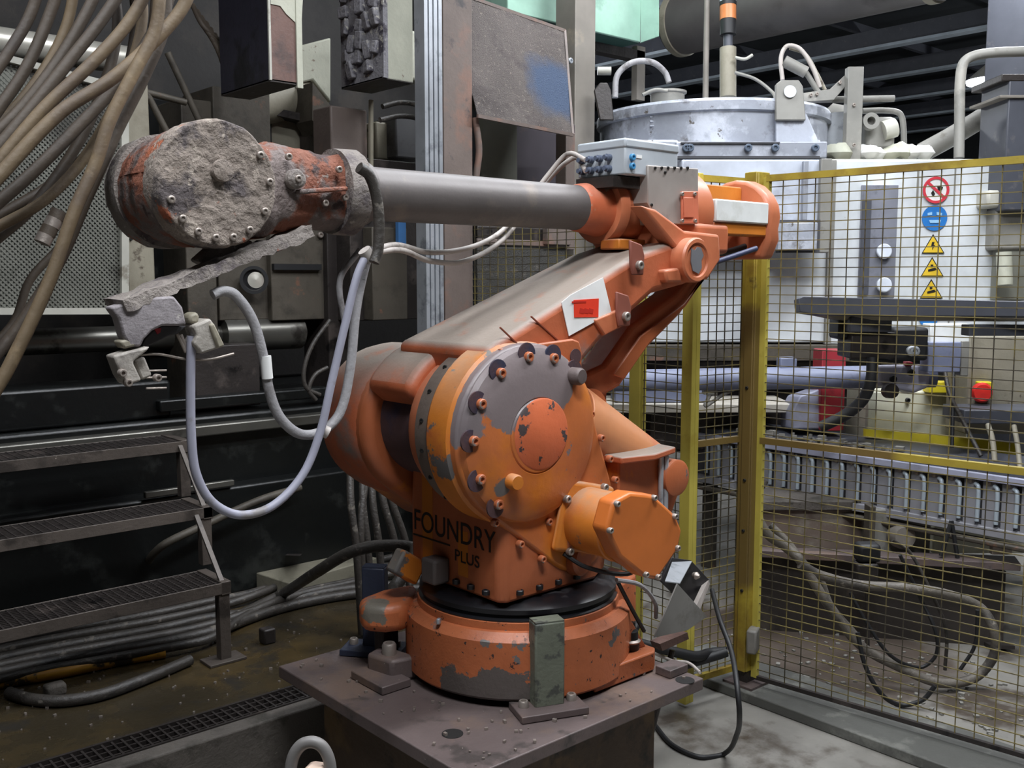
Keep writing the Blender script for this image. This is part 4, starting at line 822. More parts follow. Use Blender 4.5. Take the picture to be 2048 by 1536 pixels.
Yb('cabinet_side', mat('grey_green_cabinet_side', (112, 112, 102), .6, layers=[((92, 90, 82), 3, .55, .12, None)]), t, 4.95, 965, 225, 1035, 440, .05)
Yb('cabinet_back', mat('dim_violet_steel', (62, 56, 62), .6, layers=[((84, 72, 70), 3, .56, .1, None)]), t, 5.05, 1020, 240, 1150, 460, .05)
Yb('cabinet_stile', brown_post, t, 4.7, 1132, 265, 1150, 500, .1)
Yb('cabinet_shelf', dark_steel, t, 4.72, 955, 455, 1142, 492, .4)
Yb('shelf_lip', brown_post, t, 4.70, 955, 480, 1140, 492, .02)
Yb('lower_mesh', exp_dk, t, 4.7, 955, 495, 1130, 640, .02)
Yb('lower_stile', brown_post, t, 4.66, 1095, 455, 1142, 490, .05)
M().rng(ay(955, 700, 4.75).x, ay(1142, 700, 4.75).x, 4.70, 4.84, SL, 1.2).build('cabinet_base', dark_steel, t)
# grey upright and mint cabinet
t = thing('grey_upright', 'tall taupe grey square post right of the mesh hood', 'post', (ay(1168, 300, 5.2).x, 5.2, SL))
M().rng(ay(1150, 200, 5.1).x, ay(1190, 200, 5.1).x, 5.1, 5.3, SL, 3.8).build('post_tube', taupe, t, bevel=.006)
bolts(t, [ay(1139, 122, 5.08)], (0, -1, 0), .02, .02, alu)
t = thing('mint_cabinet', 'pale mint sheet metal cabinet high above the furnace', 'cabinet', (5.5, 5.6, 3.0))
zc = ay(1281, 85, 5.5).z; xc0, xc1 = ay(1015, 0, 5.5).x, ay(1281, 85, 5.5).x
M().rng(xc0, xc1, 5.5, 7.2, zc, 4.6).build('cabinet_body', mint, t, bevel=.008)
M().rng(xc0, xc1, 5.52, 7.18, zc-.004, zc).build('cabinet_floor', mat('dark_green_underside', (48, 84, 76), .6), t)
M().prism([ay(1281, 85, 5.5), ay(1318, 72, 5.35), ay(1318, -80, 5.35), ay(1281, -80, 5.5)], (.02, .02, 0)).build('side_flange', mint, t)
M().rng(ay(1192, 100, 5.7).x, ay(1290, 100, 5.7).x, 5.7, 5.8, ay(1240, 112, 5.7).z, ay(1240, 92, 5.7).z).build('cabinet_beam', dark_steel, t)
M().rng(ay(1274, 150, 5.7).x, ay(1290, 150, 5.7).x, 5.7, 5.76, ay(1280, 200, 5.7).z, ay(1280, 92, 5.7).z).build('cabinet_strut', taupe, t)
#@@HOSES
HZ = [((385, -40), (362, 20), (300, 90), (220, 160), (120, 225), (0, 350), (-60, 420), 2.75, .021, 0), ((300, -40), (260, 40), (190, 120), (90, 215), (0, 320), (-60, 390), 2.8, .020, 0),
      ((345, -40), (325, 30), (250, 150), (150, 260), (60, 350), (-40, 440), 2.9, .020, 1), ((250, -40), (210, 30), (140, 120), (60, 220), (-30, 330), 2.95, .020, 1),
      ((200, -40), (165, 40), (110, 130), (40, 220), (-40, 300), 3.0, .019, 1), ((320, -30), (310, 60), (270, 140), (220, 240), (190, 330), (150, 420), (100, 560), (20, 730), (-20, 800), 2.7, .020, 0),
      ((330, -40), (330, 50), (290, 150), (235, 260), (180, 380), (120, 520), (40, 650), (-30, 740), 2.85, .019, 1), ((280, -40), (285, 40), (255, 150), (180, 300), (90, 400), (-30, 470), 3.0, .018, 0),
      ((225, -40), (235, 50), (215, 150), (160, 280), (60, 420), (-30, 500), 3.05, .018, 1), ((120, -40), (95, 40), (50, 140), (-30, 260), 3.05, .019, 1),
      ((265, -40), (270, 60), (240, 190), (190, 290), (100, 370), (-40, 455), 3.1, .017, 1), ((150, -40), (130, 60), (75, 160), (-30, 290), 3.1, .018, 0), ((80, -40), (60, 30), (20, 100), (-40, 190), 3.0, .018, 1),
      ((310, -40), (300, 80), (262, 200), (200, 350), (130, 480), (60, 560), (30, 640), (-20, 700), 3.1, .014, 1)]
HL = ['topmost tan hose of the bundle, sagging from the top edge', None, None, None, None, 'tan hose dropping steeply past the others to the left edge']
for i, h in enumerate(HZ):
    *pts, Yp, r, dk = h
    order = sorted(range(len(HZ)), key=lambda q: HZ[q][0][0]).index(i)
    ORD = ['leftmost', 'second', 'third', 'fourth', 'fifth', 'sixth', 'seventh', 'eighth', 'ninth', 'tenth', 'eleventh', 'twelfth', 'thirteenth', 'rightmost']
    lab = HL[i] if i < len(HL) and HL[i] else ('grimy brown hose, ' if dk else 'grimy tan hose, ')+ORD[order]+' in the upper left bundle counted along the top edge'
    P_ = [ay(x, y, Yp) for x, y in pts]
    P_ = [P_[0]+(P_[0]-P_[1]).normalized()*.9+V((0, .1, .5))]+P_+[P_[-1]+(P_[-1]-P_[-2]).normalized()*.6+V((0, 0, -.1)), P_[-1]+(P_[-1]-P_[-2]).normalized()*1.2+V((-.1, 0, -.35))]
    b = M().tube(P_, r*.84, 12)
    o = tag(b.build('hydraulic_hose', hose_brn if dk else hose_tan), lab, 'hose', 'hose bundle at the upper left')
o_ = thing('hose_clamp', 'row of small grey clamp rings on two hoses at far left', 'clamp', ay(105, 450, 2.8))
for k in range(4): M().lathe([(.021, -.012), (.021, .012)], ay(88+9*k, 478-16*k, 2.78), (.45, 0, .9), 14).build('clamp_ring', hose_brn if k % 2 else bolt_m, o_)
# hoses and cables on the slab
SG = 'cables on the oily slab'
def slab_h(i, lab, pts, r, m, nm='floor_hose', gr=SG): return tag(M().tube(pts, r, 8).build(nm, m), lab, 'hose', gr)
def sz(x, y, r): p = az(x, y, SL+r); return p
slab_h(0, 'striped yellow and black hose on the slab at lower left', [sz(x, y, .025) for x, y in ((-60, 1378), (20, 1362), (120, 1345), (230, 1322), (330, 1305))], .025, cable_yel)
slab_h(1, 'curved dark hose lying in front of the steps post', [sz(x, y, .024) for x, y in ((18, 1385), (60, 1398), (120, 1402), (200, 1390), (290, 1358), (380, 1320))], .024, hose_dk)
for k, (dy, r) in enumerate(((0, .024), (18, .022), (36, .025), (-22, .021), (-40, .022), (52, .02))):
    pts = [sz(x, y+dy*.8, r+.012*(k % 3)) for x, y in ((-60, 1330), (80, 1300), (220, 1275), (330, 1255), (420, 1235))]
    far_ = ((500, 1218), (600, 1180), (700, 1158), (800, 1135), (870, 1120)) if k % 2 else ((500, 1225), (580, 1200), (680, 1180), (780, 1170), (860, 1165))
    pts += [sz(x, y+dy*.55-4*k, r+.02*(k % 2)) for x, y in far_]
    slab_h(2, 'dusty dark cable over the slab from steps to robot, '+('third nearest the machine bed', 'fourth from the machine bed', 'second nearest the kerb', 'second nearest the machine bed', 'nearest the machine bed', 'nearest the kerb')[k], pts, r, hose_dk)
slab_h(3, 'thick dusty hose arching up from the slab to the robot column', [sz(470, 1235, .03), sz(560, 1190, .05), ay(640, 1140, 3.75), ay(700, 1105, 3.6), ay(760, 1092, 3.5), ay(830, 1100, 3.35), V((2.12, 3.12, .2))], .026, hose_dk)
for k, (x0, x1) in enumerate(((700, 712), (725, 735), (742, 758), (755, 790), (768, 812), (735, 722))):
    tag(M().tube([ay(x0, 945, 4.0), ay((x0+x1)/2-4, 1010, 3.95), ay(x1, 1090, 3.9), V((ay(x1+10, 1150, 3.85).x, 3.85, SL+.02))], .018).build('hanging_hose', hose_dk), 'dusty dark hose hanging behind the robot column, '+('leftmost', 'second from left', 'fourth from left', 'second from right', 'rightmost', 'third from left')[k]+' of six', 'hose', 'hoses behind the column')
for k, (x, y, d) in enumerate(((300, 1120, -30), (200, 1180, 10), (320, 1160, 30), (120, 1150, 0))):
    tag(M().tube([az(x-240, y+70+d*.3, SL+.05), az(x-100, y+28, SL+.06), az(x+60, y-10, SL+.05), az(x+160, y-40, SL+.03)], .035).build('oily_hose', black_oil), 'black oily hose in shadow under the steps, '+('nearest the machine bed', 'second from the bed', 'nearest the step post', 'third from the bed')[k], 'hose', 'oily hoses under the steps')
tag(M().tube([az(280, 1160, SL+.1), ay(320, 1095, 4.75), ay(420, 1045, 4.75), ay(520, 1000, 4.75), ay(600, 975, 4.8)], .02).build('pipe', grime), 'thin grimy pipe slanting up behind the steps', 'pipe')
t = thing('wooden_block', 'grey weathered board lying on the slab behind the cables', 'board', (2.2, 4.6, SL))
c0 = az(640, 1165, SL)
M().box((c0.x, c0.y+.1, SL+.045), (.62, .42, .09), .15).build('board_top', wood, t, bevel=.006)
M().prism([az(560, 1110, SL+.09), az(600, 1110, SL+.09), az(600, 1112, SL+.32)], (.02, .02, 0)).build('wedge', dark_steel, t)
p = az(535, 1285, SL)
tag(M().rng(p.x-.03, p.x+.03, p.y-.03, p.y+.03, SL, SL+.07).build('steel_nub', dark_steel, bevel=.008), 'small square steel stub on the slab beside cables', 'block')
p = az(110, 1390, SL)
tag(M().rng(p.x-.04, p.x+.04, p.y-.03, p.y+.03, SL, SL+.05).build('grit_lump', kerb_m, bevel=.012), 'small grey lump on the slab by the curved hose', 'lump')
# hoop with the cream block in front of the pedestal
t = thing('steel_hoop', 'grey bent steel hoop handle in front of the pedestal at bottom', 'handle', ad(620, 1536, 2.2))
pts = [ad(582, 1700, 2.2), ad(580, 1560, 2.2), ad(586, 1515, 2.2), ad(603, 1490, 2.2), ad(625, 1484, 2.2), ad(645, 1494, 2.2), ad(658, 1520, 2.2), ad(662, 1560, 2.2), ad(664, 1700, 2.2)]
pts = [V((pts[0].x, pts[0].y, FL))]+pts+[V((pts[-1].x, pts[-1].y, FL))]
M().tube(pts, .0135, 12).build('hoop', mat('grey_hoop_paint', (104, 101, 99), .5), t)
pb = ad(630, 1560, 2.2)
M().box((pb.x, pb.y, pb.z-.02), (.07, .05, .10), .6).build('cream_block', cream_pink, t, bevel=.012)
M().cyl((pb.x, pb.y, FL), (pb.x, pb.y, pb.z-.06), .02, n=12).build('hoop_stand', dark_steel, t)
#@@RIGHT
RZ = HEAD-PI/2
def cb(b, D, x0, y0, x1, y1, dp, yaw=0.0):
    """upright block whose front stands D metres ahead, turned by yaw from square-on"""
    a = ad(x0, (y0+y1)/2, D); c = ad(x1, (y0+y1)/2, D); zt = ad((x0+x1)/2, y0, D).z; zb = ad((x0+x1)/2, y1, D).z
    q = (a+c)/2; wd = (c-a).length; R = Matrix.Rotation(RZ+yaw, 3, 'Z')
    q = V((q.x, q.y, (zt+zb)/2))+R@V((0, dp/2, 0))
    return b.box(q, (wd/math.cos(yaw), dp, zt-zb), R=R)
def C(name, m, parent, D, x0, y0, x1, y1, dp, bevel=.006, yaw=0.0, **k): return cb(M(), D, x0, y0, x1, y1, dp, yaw).build(name, m, parent, bevel, **k)
def Ct(nm, lab, cat, m, D, x0, y0, x1, y1, dp, bevel=.006, yaw=0.0): return tag(C(nm, m, None, D, x0, y0, x1, y1, dp, bevel, yaw), lab, cat)
# silver holding furnace
fu = thing('holding_furnace', 'silver painted round melting furnace behind the robot elbow', 'furnace', (6.3, 4.85, FL))
FC = V((6.32, 4.84, 0)); zt = ad(1400, 214, 7.0).z; zb = ad(1400, 500, 7.0).z
M().lathe([(.55, zt+.03), (.86, zt+.03), (.875, zt+.01), (.875, zt-.05), (.85, zt-.06), (.85, zt-.30), (.875, zt-.31), (.88, zb)], FC, (0, 0, 1), 64).build('furnace_drum', silver, fu)
C('drum_body', silver, fu, 6.95, 1215, 280, 1640, 500, 1.2, .02)
C('front_flange', silver, fu, 6.69, 1352, 283, 1655, 316, .12, .01)
C('flange_edge', mat('dark_gap', (66, 66, 70), .6), fu, 6.67, 1355, 312, 1640, 317, .05, 0)
C('flange_edge', MATS['dark_gap'], fu, 6.67, 1362, 284, 1560, 287, .05, 0)
dr = C('furnace_door', mat('pale_silver_door', (206, 212, 224), .4, .2, layers=[((176, 180, 192), 3, .55, .12, None)]), fu, 6.69, 1362, 320, 1642, 500, .1, .01)
C('door_frame', greypaint, fu, 6.64, 1640, 318, 1662, 505, .14, .006)
C('door_frame', silver, fu, 6.64, 1606, 322, 1616, 440, .06, .004)
C('door_step', MATS['dark_gap'], fu, 6.64, 1560, 440, 1640, 505, .1, 0)
C('door_sill', silver, fu, 6.60, 1555, 445, 1635, 500, .08, .006)
bolts(fu, [ad(x, 296, 6.67) for x in (1372, 1496, 1550, 1630, 1380)], (-_f.x, -_f.y, 0), .026, .02, mat('blue_grey_bolt', (84, 96, 112), .5))
M().prism([ad(1552, 240, 6.79), ad(1552, 168, 6.79), ad(1562, 160, 6.79), ad(1598, 160, 6.79), ad(1606, 172, 6.79), ad(1612, 240, 6.79)], _f*.04).build('lifting_lug', greypaint, fu, bevel=.006)
M().lathe([(.042, 0), (.042, .003), (0, .003)], ad(1580, 183, 6.78), -_f, 24).build('lug_hole', mat('bright_hole_back', (196, 200, 206), .5), fu)
M().prism([ad(1552, 500, 6.82), ad(1552, 215, 6.82), ad(1608, 215, 6.82), ad(1655, 320, 6.82), ad(1655, 500, 6.82)], _f*.05).build('furnace_cheek', silver, fu, bevel=.008)
M().prism([ad(1200, 240, 7.0), ad(1188, 180, 7.0), ad(1200, 165, 7.0), ad(1215, 165, 7.0), ad(1222, 180, 7.0), ad(1228, 240, 7.0)], _f*.04).build('lifting_lug', dark_steel, fu, bevel=.006)
M().lathe([(.125, 0), (.125, .16), (.14, .165), (.14, .18), (0, .18)], (ad(1335, 195, 7.4).x, ad(1335, 195, 7.4).y, zt+.0), (0, 0, 1), 32).build('top_flange', greypaint, fu)
M().tube([ad(1230, 195, 7.3), ad(1235, 150, 7.3), ad(1265, 125, 7.3), ad(1305, 125, 7.35), ad(1330, 145, 7.4), ad(1338, 165, 7.4)], .022, 10).build('furnace_hose', hose_lt, fu)
M().tube([ad(1285, 190, 7.2), ad(1310, 180, 7.2), ad(1335, 182, 7.2)], .014).build('furnace_pipe', greypaint, fu)
M().cyl(ad(1195, 142, 7.2), ad(1222, 142, 7.2), .03, n=16).build('furnace_valve', frame_lt, fu)
M().tube([ad(1470, 145, 7.3), ad(1510, 158, 7.3), ad(1545, 185, 7.2), ad(1552, 200, 7.1)], .012).build('furnace_wire', greypaint, fu)
for x0 in range(1305, 1480, 170): pass
for k in range(3): C('drum_rib', silver, fu, 7.0-.0*k, 1300, 232+9*k, 1480, 235+9*k, .05, .002)
# charging arm on top
t = thing('charging_arm', 'grey pneumatic arm and bracket on top of the silver furnace', 'arm', ad(1640, 180, 7.3))
M().prism([ad(1605, 186, 7.2), ad(1660, 178, 7.2), ad(1690, 150, 7.2), ad(1692, 172, 7.2), ad(1668, 200, 7.2), ad(1608, 204, 7.2)], _f*.06).build('arm_plate', greypaint, t, bevel=.004)
C('arm_post', greypaint, t, 7.15, 1694, 135, 1725, 318, .08, .004)
M().cyl(ad(1608, 200, 7.35), ad(1788, 197, 7.35), .024, n=16).build('arm_bar', greypaint, t)
M().cyl(ad(1568, 122, 7.3), ad(1612, 145, 7.3), .042, n=20).build('air_cylinder', greypaint, t)
M().cyl(ad(1612, 145, 7.3), ad(1640, 190, 7.3), .02, n=12).build('cylinder_rod', greypaint, t)
M().tube([ad(1565, 160, 7.3), ad(1562, 115, 7.3), ad(1574, 92, 7.3), ad(1600, 98, 7.3), ad(1625, 135, 7.3), ad(1640, 175, 7.3)], .016).build('arm_hose', cable_lt, t)
M().tube([ad(1580, 96, 7.35), ad(1610, 108, 7.35), ad(1635, 150, 7.35), ad(1650, 180, 7.35)], .014).build('arm_hose', beige, t)
bolts(t, [ad(1622, 190, 7.19), ad(1634, 188, 7.19), ad(1680, 165, 7.19), ad(1708, 290, 7.14), ad(1708, 210, 7.14)], (-_f.x, -_f.y, 0), .012, .01)
# bucket, hoist hook and clutter on the housing
t = thing('steel_bucket', 'shiny steel vessel on the white housing behind grey bracket', 'vessel', ad(1660, 300, 7.5))
M().cyl(ad(1665, 318, 7.6), ad(1660, 238, 7.6), .16, .2, 28).build('vessel_wall', alu, t)
M().cyl(ad(1668, 240, 7.7), ad(1650, 222, 7.7), .14, .08, 20).build('vessel_spout', greypaint, t)
t = thing('clamp_motor', 'lumpy grey valve with round ports on the white housing', 'valve', ad(1755, 290, 7.4))
M().box(ad(1752, 270, 7.4), (.22, .2, .24), RZ).build('valve_body', greypaint, t, bevel=.03)
M().cyl(ad(1765, 262, 7.3), ad(1790, 255, 7.3), .07, n=24).build('valve_port', frame_lt, t)
M().lathe([(.06, 0), (.06, .05), (.03, .05), (.03, 0)], ad(1738, 245, 7.25), -_f, 20).build('valve_ring', greypaint, t)
for k, (x, lab) in enumerate(((1672, 'crumpled white rag on the housing left of the bracket post'), (1735, 'crumpled white rag on the housing right of the bracket post'), (1790, 'crumpled white rag on the housing below the thin bent pipe'), (1835, 'crumpled white rag on the housing nearest the slanted pipe'))):
    c = ad(x, 311, 7.25); b = M()
    b.lathe([(0, -.02), (.09, -.02), (.12, .01), (.09, .05), (.04, .07), (0, .07)], c, (0, 0, 1), 28)
    o = tag(b.build('rag', sign_wht if k % 2 else cream_pl, disp=(.05, 9), smooth=80), lab, 'rag', 'rags on the housing')
tag(M().tube([ad(1725, 222, 7.5), ad(1770, 221, 7.5), ad(1798, 226, 7.5), ad(1806, 245, 7.5), ad(1808, 310, 7.5)], .022, 10).build('bent_pipe', greypaint), 'thin bent grey pipe rising from the white housing', 'pipe')
tag(M().tube([ad(2100, 102, 6.6), ad(2048, 103, 6.6), ad(1965, 108, 6.6), ad(1930, 122, 6.6), ad(1921, 155, 6.6), ad(1919, 240, 6.6), ad(1918, 316, 6.6)], .033, 12).build('guard_rail', greypaint), 'tall grey tube rail bent over at the upper right', 'rail')
t = thing('slanted_pipe', 'fat light grey slanted pipe with elbow at right', 'pipe', ad(1920, 280, 7.2))
M().tube([ad(1845, 305, 7.3), ad(1900, 275, 7.3), ad(1950, 245, 7.3), ad(1975, 232, 7.3), ad(1990, 240, 7.3), ad(1992, 270, 7.3)], .072, 16).build('pipe_run', greypaint, t)
M().cyl(ad(1992, 255, 7.3), ad(1992, 275, 7.3), .09, n=24).build('pipe_collar', frame_lt, t)
M().cyl(ad(1992, 270, 7.3), ad(1990, 420, 7.3), .05, n=20).build('pipe_drop', frame_lt, t)
# beacon and thin pole
t = thing('signal_beacon', 'amber signal beacon on a grey post above the furnace', 'beacon', ad(1455, 190, 7.6))
pz = lambda y: ad(1456, y, 7.6)
M().cyl(pz(195), pz(96), .062, n=24).build('beacon_post', beige, t)
M().cyl(pz(96), pz(68), .035, n=20).build('beacon_neck', anthr, t)
M().cyl(pz(70), pz(40), .060, n=24).build('beacon_base', black_m, t)
M().cyl(pz(40), pz(12), .062, n=24).build('amber_lens', amber, t)
M().cyl(pz(12), pz(4), .064, n=24).build('beacon_ring', black_m, t)
M().cyl(pz(4), pz(-30), .062, n=24).build('clear_lens', lens_w, t)
M().tube([ad(1470, 115, 7.5), ad(1490, 118, 7.5), ad(1505, 110, 7.5)], .012).build('beacon_wire', frame_lt, t)
tag(M().cyl(ad(1411, 200, 7.7), ad(1415, -60, 7.7), .022, n=12).build('thin_pole', taupe), 'thin grey pole standing left of the amber beacon', 'pole')
# overhead duct along the hall
D0 = V((7.05, 5.8, 3.62))
t = thing('overhead_duct', 'big dark round duct crossing the hall at the upper right', 'duct', D0)
M().cyl(D0, D0+V((0, -8, 0)), .255, n=48).build('duct_pipe', duct_m, t)
for k in (0.05, 2.3, 4.6): M().lathe([(.27, -.03), (.27, .03)], D0+V((0, -k, 0)), (0, 1, 0), 48).build('duct_band', beige, t)
# white housing with control strip and signs
ho = thing('furnace_housing', 'long white furnace housing with signs behind the mesh fence', 'housing', ad(1800, 500, 7))
HD = 7.0
C('housing_body', housing, ho, HD, 1662, 322, 2110, 690, 1.4, .012)
C('housing_body', housing, ho, HD+.04, 1262, 498, 1662, 686, 1.2, .012)
C('housing_lip', frame_lt, ho, HD-.02, 1662, 318, 2110, 326, .3, .004)
C('seam', greypaint, ho, HD-.003, 1828, 330, 1832, 688, .01, 0)
C('seam', greypaint, ho, HD-.003, 1902, 330, 1905, 688, .01, 0)
C('corner_bead', greypaint, ho, HD-.02, 1655, 322, 1668, 690, .05, .004)
cp_ = C('control_strip', panel_gr, ho, HD-.025, 1720, 371, 1793, 596, .04, .004, yaw=.0)
C('orange_window', mat('orange_display', (196, 120, 92), .4), cp_, HD-.034, 1741, 430, 1772, 462, .01, .002)
for y in (503, 570): M().lathe([(.052, 0), (.052, .02), (.046, .024), (0, .022)], ad(1767, y, HD-.03), -_f, 28).build('gauge', lens_w, cp_)
C('strip_plate', anthr, cp_, HD-.036, 1722, 400, 1740, 590, .008, 0)
HN = Matrix.Rotation(RZ, 3, 'Z')@V((0, -1, 0)); HP0 = ad(1886, 506, HD)
def hp(x, y, off):
    d = _ray(x, y); return _c+d*((HP0+HN*off-_c).dot(HN)/d.dot(HN))
def disc(parent, x, y, r, m, nm, off, n=32, inner=None):
    prof = [(r, 0), (r, .004), (0, .004)] if inner is None else [(inner, 0), (r, 0), (r, .004), (inner, .004), (inner, 0)]
    return M().lathe(prof, hp(x, y, off), HN, n).build(nm, m, parent)
def flat(parent, pts, m, nm, off, th=.003):
    return M().prism([hp(x, y, off) for x, y in pts], HN*th).build(nm, m, parent, smooth=0)
sg = thing('prohibition_sign', 'red ringed prohibition sign on the white housing', 'sign', ad(1872, 380, HD-.01))
disc(sg, 1872, 380, .088, sign_wht, 'sign_face', .006)
disc(sg, 1872, 380, .092, sign_red, 'sign_ring', .011, inner=.074)
flat(sg, [(1853, 366), (1857, 362), (1891, 394), (1887, 398)], sign_red, 'slash', .012)
flat(sg, [(1862, 386), (1866, 380), (1870, 388), (1866, 394)], sign_blk, 'symbol', .011); flat(sg, [(1874, 372), (1886, 374), (1884, 380), (1876, 382)], sign_blk, 'symbol', .011)
sg = thing('mandatory_sign', 'round blue mandatory sign below the red ringed sign', 'sign', ad(1869, 436, HD-.01))
disc(sg, 1869, 436, .088, sign_blue, 'sign_face', .006)
for pts in ([(1855, 426), (1864, 424), (1864, 430), (1855, 431)], [(1873, 424), (1884, 426), (1883, 431), (1873, 430)], [(1858, 440), (1882, 440), (1880, 446), (1860, 446)]): flat(sg, pts, mat('pale_blue_print', (150, 196, 230), .5) if 'pale_blue_print' not in MATS else MATS['pale_blue_print'], 'symbol', .012)
for y, lab in ((490, 'yellow warning triangle, topmost of three on the white housing'), (536, 'yellow warning triangle, middle one of three on the white housing'), (580, 'yellow warning triangle, lowest of three, just above the dark beam')):
    x = 1866-(y-490)*.04
    sg = thing('warning_sign', lab, 'sign', ad(x, y, HD-.01), 'warning triangles on the housing')
    flat(sg, [(x-23, y+17), (x, y-22), (x+23, y+17)], sign_blk, 'sign_border', .005)
    flat(sg, [(x-20, y+15), (x, y-18), (x+20, y+15)], sign_yel, 'sign_face', .009)
    if y == 490: flat(sg, [(x-2, y-6), (x+3, y-6), (x+1, y+0), (x+4, y+0), (x-2, y+10), (x-1, y+3), (x-4, y+3)], sign_blk, 'symbol', .012)
    else:
        flat(sg, [(x-8, y+3), (x+6, y-1), (x+9, y+3), (x+4, y+5), (x-8, y+7)], sign_blk, 'symbol', .012); flat(sg, [(x-3, y-7), (x+2, y-7), (x+2, y-2), (x-3, y-2)], sign_blk, 'symbol', .012)
sg = thing('mandatory_sign', 'round blue sign half hidden under the dark beam', 'sign', ad(1857, 636, HD-.01))
disc(sg, 1857, 634, .07, sign_blue, 'sign_face', .006)
# right side columns and boxes
t = thing('dark_pillar', 'dark grey pillar at the upper right edge', 'pillar', ad(2035, 300, 6.8))
C('pillar_body', anthr, t, 6.7, 2012, 160, 2110, 420, .4, .01)
C('pillar_cap', dark_steel, t, 6.65, 2004, 148, 2110, 162, .45, .006)
C('pillar_ledge', taupe, t, 6.65, 2000, 190, 2110, 196, .45, .004)
M().rng(ad(2040, 0, 9).x-.2, ad(2040, 0, 9).x+.2, ad(2040, 0, 9).y-.2, ad(2040, 0, 9).y+.2, FL, 5.0).build('roof_column', anthr, t, bevel=.01)
t = thing('valve_box', 'light grey valve unit mounted at the right end of the housing', 'valve', ad(2010, 480, 6.8))
C('valve_block', greypaint, t, 6.85, 1990, 415, 2060, 500, .2, .02)
C('valve_block', frame_lt, t, 6.8, 1975, 380, 2005, 415, .2, .02)
C('valve_strip', MATS['grey_green_cabinet_side'], t, 6.9, 1996, 500, 2060, 600, .1, .004)
M().cyl(ad(2008, 505, 6.75), ad(2010, 570, 6.75), .05, n=20).build('valve_bottle', cream_pl, t)
# dark beam with carriage
t = thing('ladle_beam', 'long anthracite beam with a dark carriage behind the fence', 'beam', ad(1800, 615, 5.6))
M().prism([ad(1597, 597, 5.75), ad(1606, 593, 5.75), ad(2120, 604, 5.3), ad(2120, 634, 5.3), ad(1640, 630, 5.75), ad(1600, 624, 5.75)], _f*.10).build('beam_tube', anthr, t, bevel=.004)
M().prism([ad(1640, 630, 5.8), ad(2120, 634, 5.4), ad(2120, 641, 5.4), ad(1690, 640, 5.8)], _f*.10).build('beam_underside', beige, t)
b = M(); rr = random.Random(3)
C('carriage', anthr, t, 5.75, 1700, 632, 1785, 665, .25, .01)
C('carriage', dark_steel, t, 5.8, 1702, 665, 1792, 718, .25, .01)
C('carriage_cover', black_m, t, 5.85, 1678, 636, 1702, 680, .2, .02)
C('carriage_cover', black_m, t, 5.9, 1785, 655, 1858, 722, .2, .02)
bolts(t, [ad(1822, 702, 5.88), ad(1828, 702, 5.88)], (-_f.x, -_f.y, 0), .03, .02, alu)
M().tube([ad(1745, 715, 5.8), ad(1742, 760, 5.8), ad(1725, 800, 5.85), ad(1690, 830, 5.9), ad(1640, 855, 5.95)], .034, 10).build('black_hose', black_m, t)
M().rng(0, .001, 0, .001, 0, .001)
C('beam_end', anthr, t, 5.5, 1938, 650, 2110, 672, .1, .004)
# ladle arm in silver
t = thing('ladle_arm', 'pale blue grey ladle arm crossing behind the yellow posts', 'arm', ad(1600, 750, 6.4))
M().cyl(ad(1190, 762, 6.6), ad(1870, 752, 6.3), .072, n=28).build('arm_tube', blue_grey, t)
M().prism([ad(1752, 730, 6.15), ad(1845, 728, 6.15), ad(1862, 748, 6.15), ad(1858, 775, 6.15), ad(1830, 786, 6.15), ad(1760, 770, 6.15)], _f*.2).build('arm_head', mat('pale_lilac_casting', (176, 174, 190), .5, layers=[((150, 146, 158), 5, .55, .1, None)]), t, bevel=.02, seg=3)
C('red_mark', red_m, t, 6.13, 1812, 724, 1826, 732, .05, .004)
M().lathe([(.045, -.03), (.045, .03)], ad(1780, 782, 6.1), -_f, 20).build('arm_wheel', dark_steel, t)
bolts(t, [ad(1786, 758, 6.13), ad(1822, 745, 6.13)], (-_f.x, -_f.y, 0), .022, .012, black_m)
C('arm_clevis', blue_grey, t, 6.4, 1560, 715, 1594, 760, .1, .01)
# column, drum, cabinet
t = thing('red_column', 'dull red square column behind the dark carriage', 'column', ad(1665, 780, 6.6))
C('column_tube', red_m, t, 6.55, 1642, 700, 1690, 862, .2, .006)
C('column_foot', red_m, t, 6.45, 1655, 845, 1684, 862, .06, .004)
t = thing('grey_drum', 'pale blue grey drum cover left of the red column', 'drum', ad(1610, 820, 6.7))
M().prism([ad(1585, 858, 6.6), ad(1585, 822, 6.6), ad(1600, 792, 6.6), ad(1640, 778, 6.6), ad(1642, 858, 6.6)], _f*.3).build('drum_cover', mat('lilac_grey_sheet', (164, 166, 186), .5, layers=[((140, 140, 152), 3, .55, .12, None)]), t, bevel=.01)
t = thing('cream_cabinet', 'cream cabinet with yellow stripes behind the conveyor', 'cabinet', ad(1830, 840, 6.6))
C('cabinet_body', cream_cab, t, 6.6, 1742, 782, 1935, 905, .5, .01)
C('cabinet_edge', cream_pl, t, 6.58, 1736, 784, 1752, 875, .05, .004)
M().prism([ad(1732, 858, 6.5), ad(2040, 885, 6.2), ad(2040, 915, 6.2), ad(1732, 874, 6.5)], _f*.05).build('yellow_stripe', brt_yel, t)
C('yellow_band', brt_yel, t, 6.5, 1858, 764, 1932, 786, .1, .004)
bolts(t, [ad(1815, 800, 6.58)], (-_f.x, -_f.y, 0), .015, .02, black_m)
t = thing('control_pillar', 'dirty beige control pillar with a red emergency stop', 'control box', ad(1990, 780, 6.2))
C('pillar_sheet', beige, t, 6.2, 1935, 672, 2110, 870, .3, .008)
C('stop_base', brt_yel, t, 6.15, 1958, 764, 1986, 800, .06, .006)
M().lathe([(.058, 0), (.062, .03), (.05, .05), (0, .055)], ad(1961, 784, 6.13), V((-.75, -.62, .0)), 24).build('stop_button', estop_r, t)
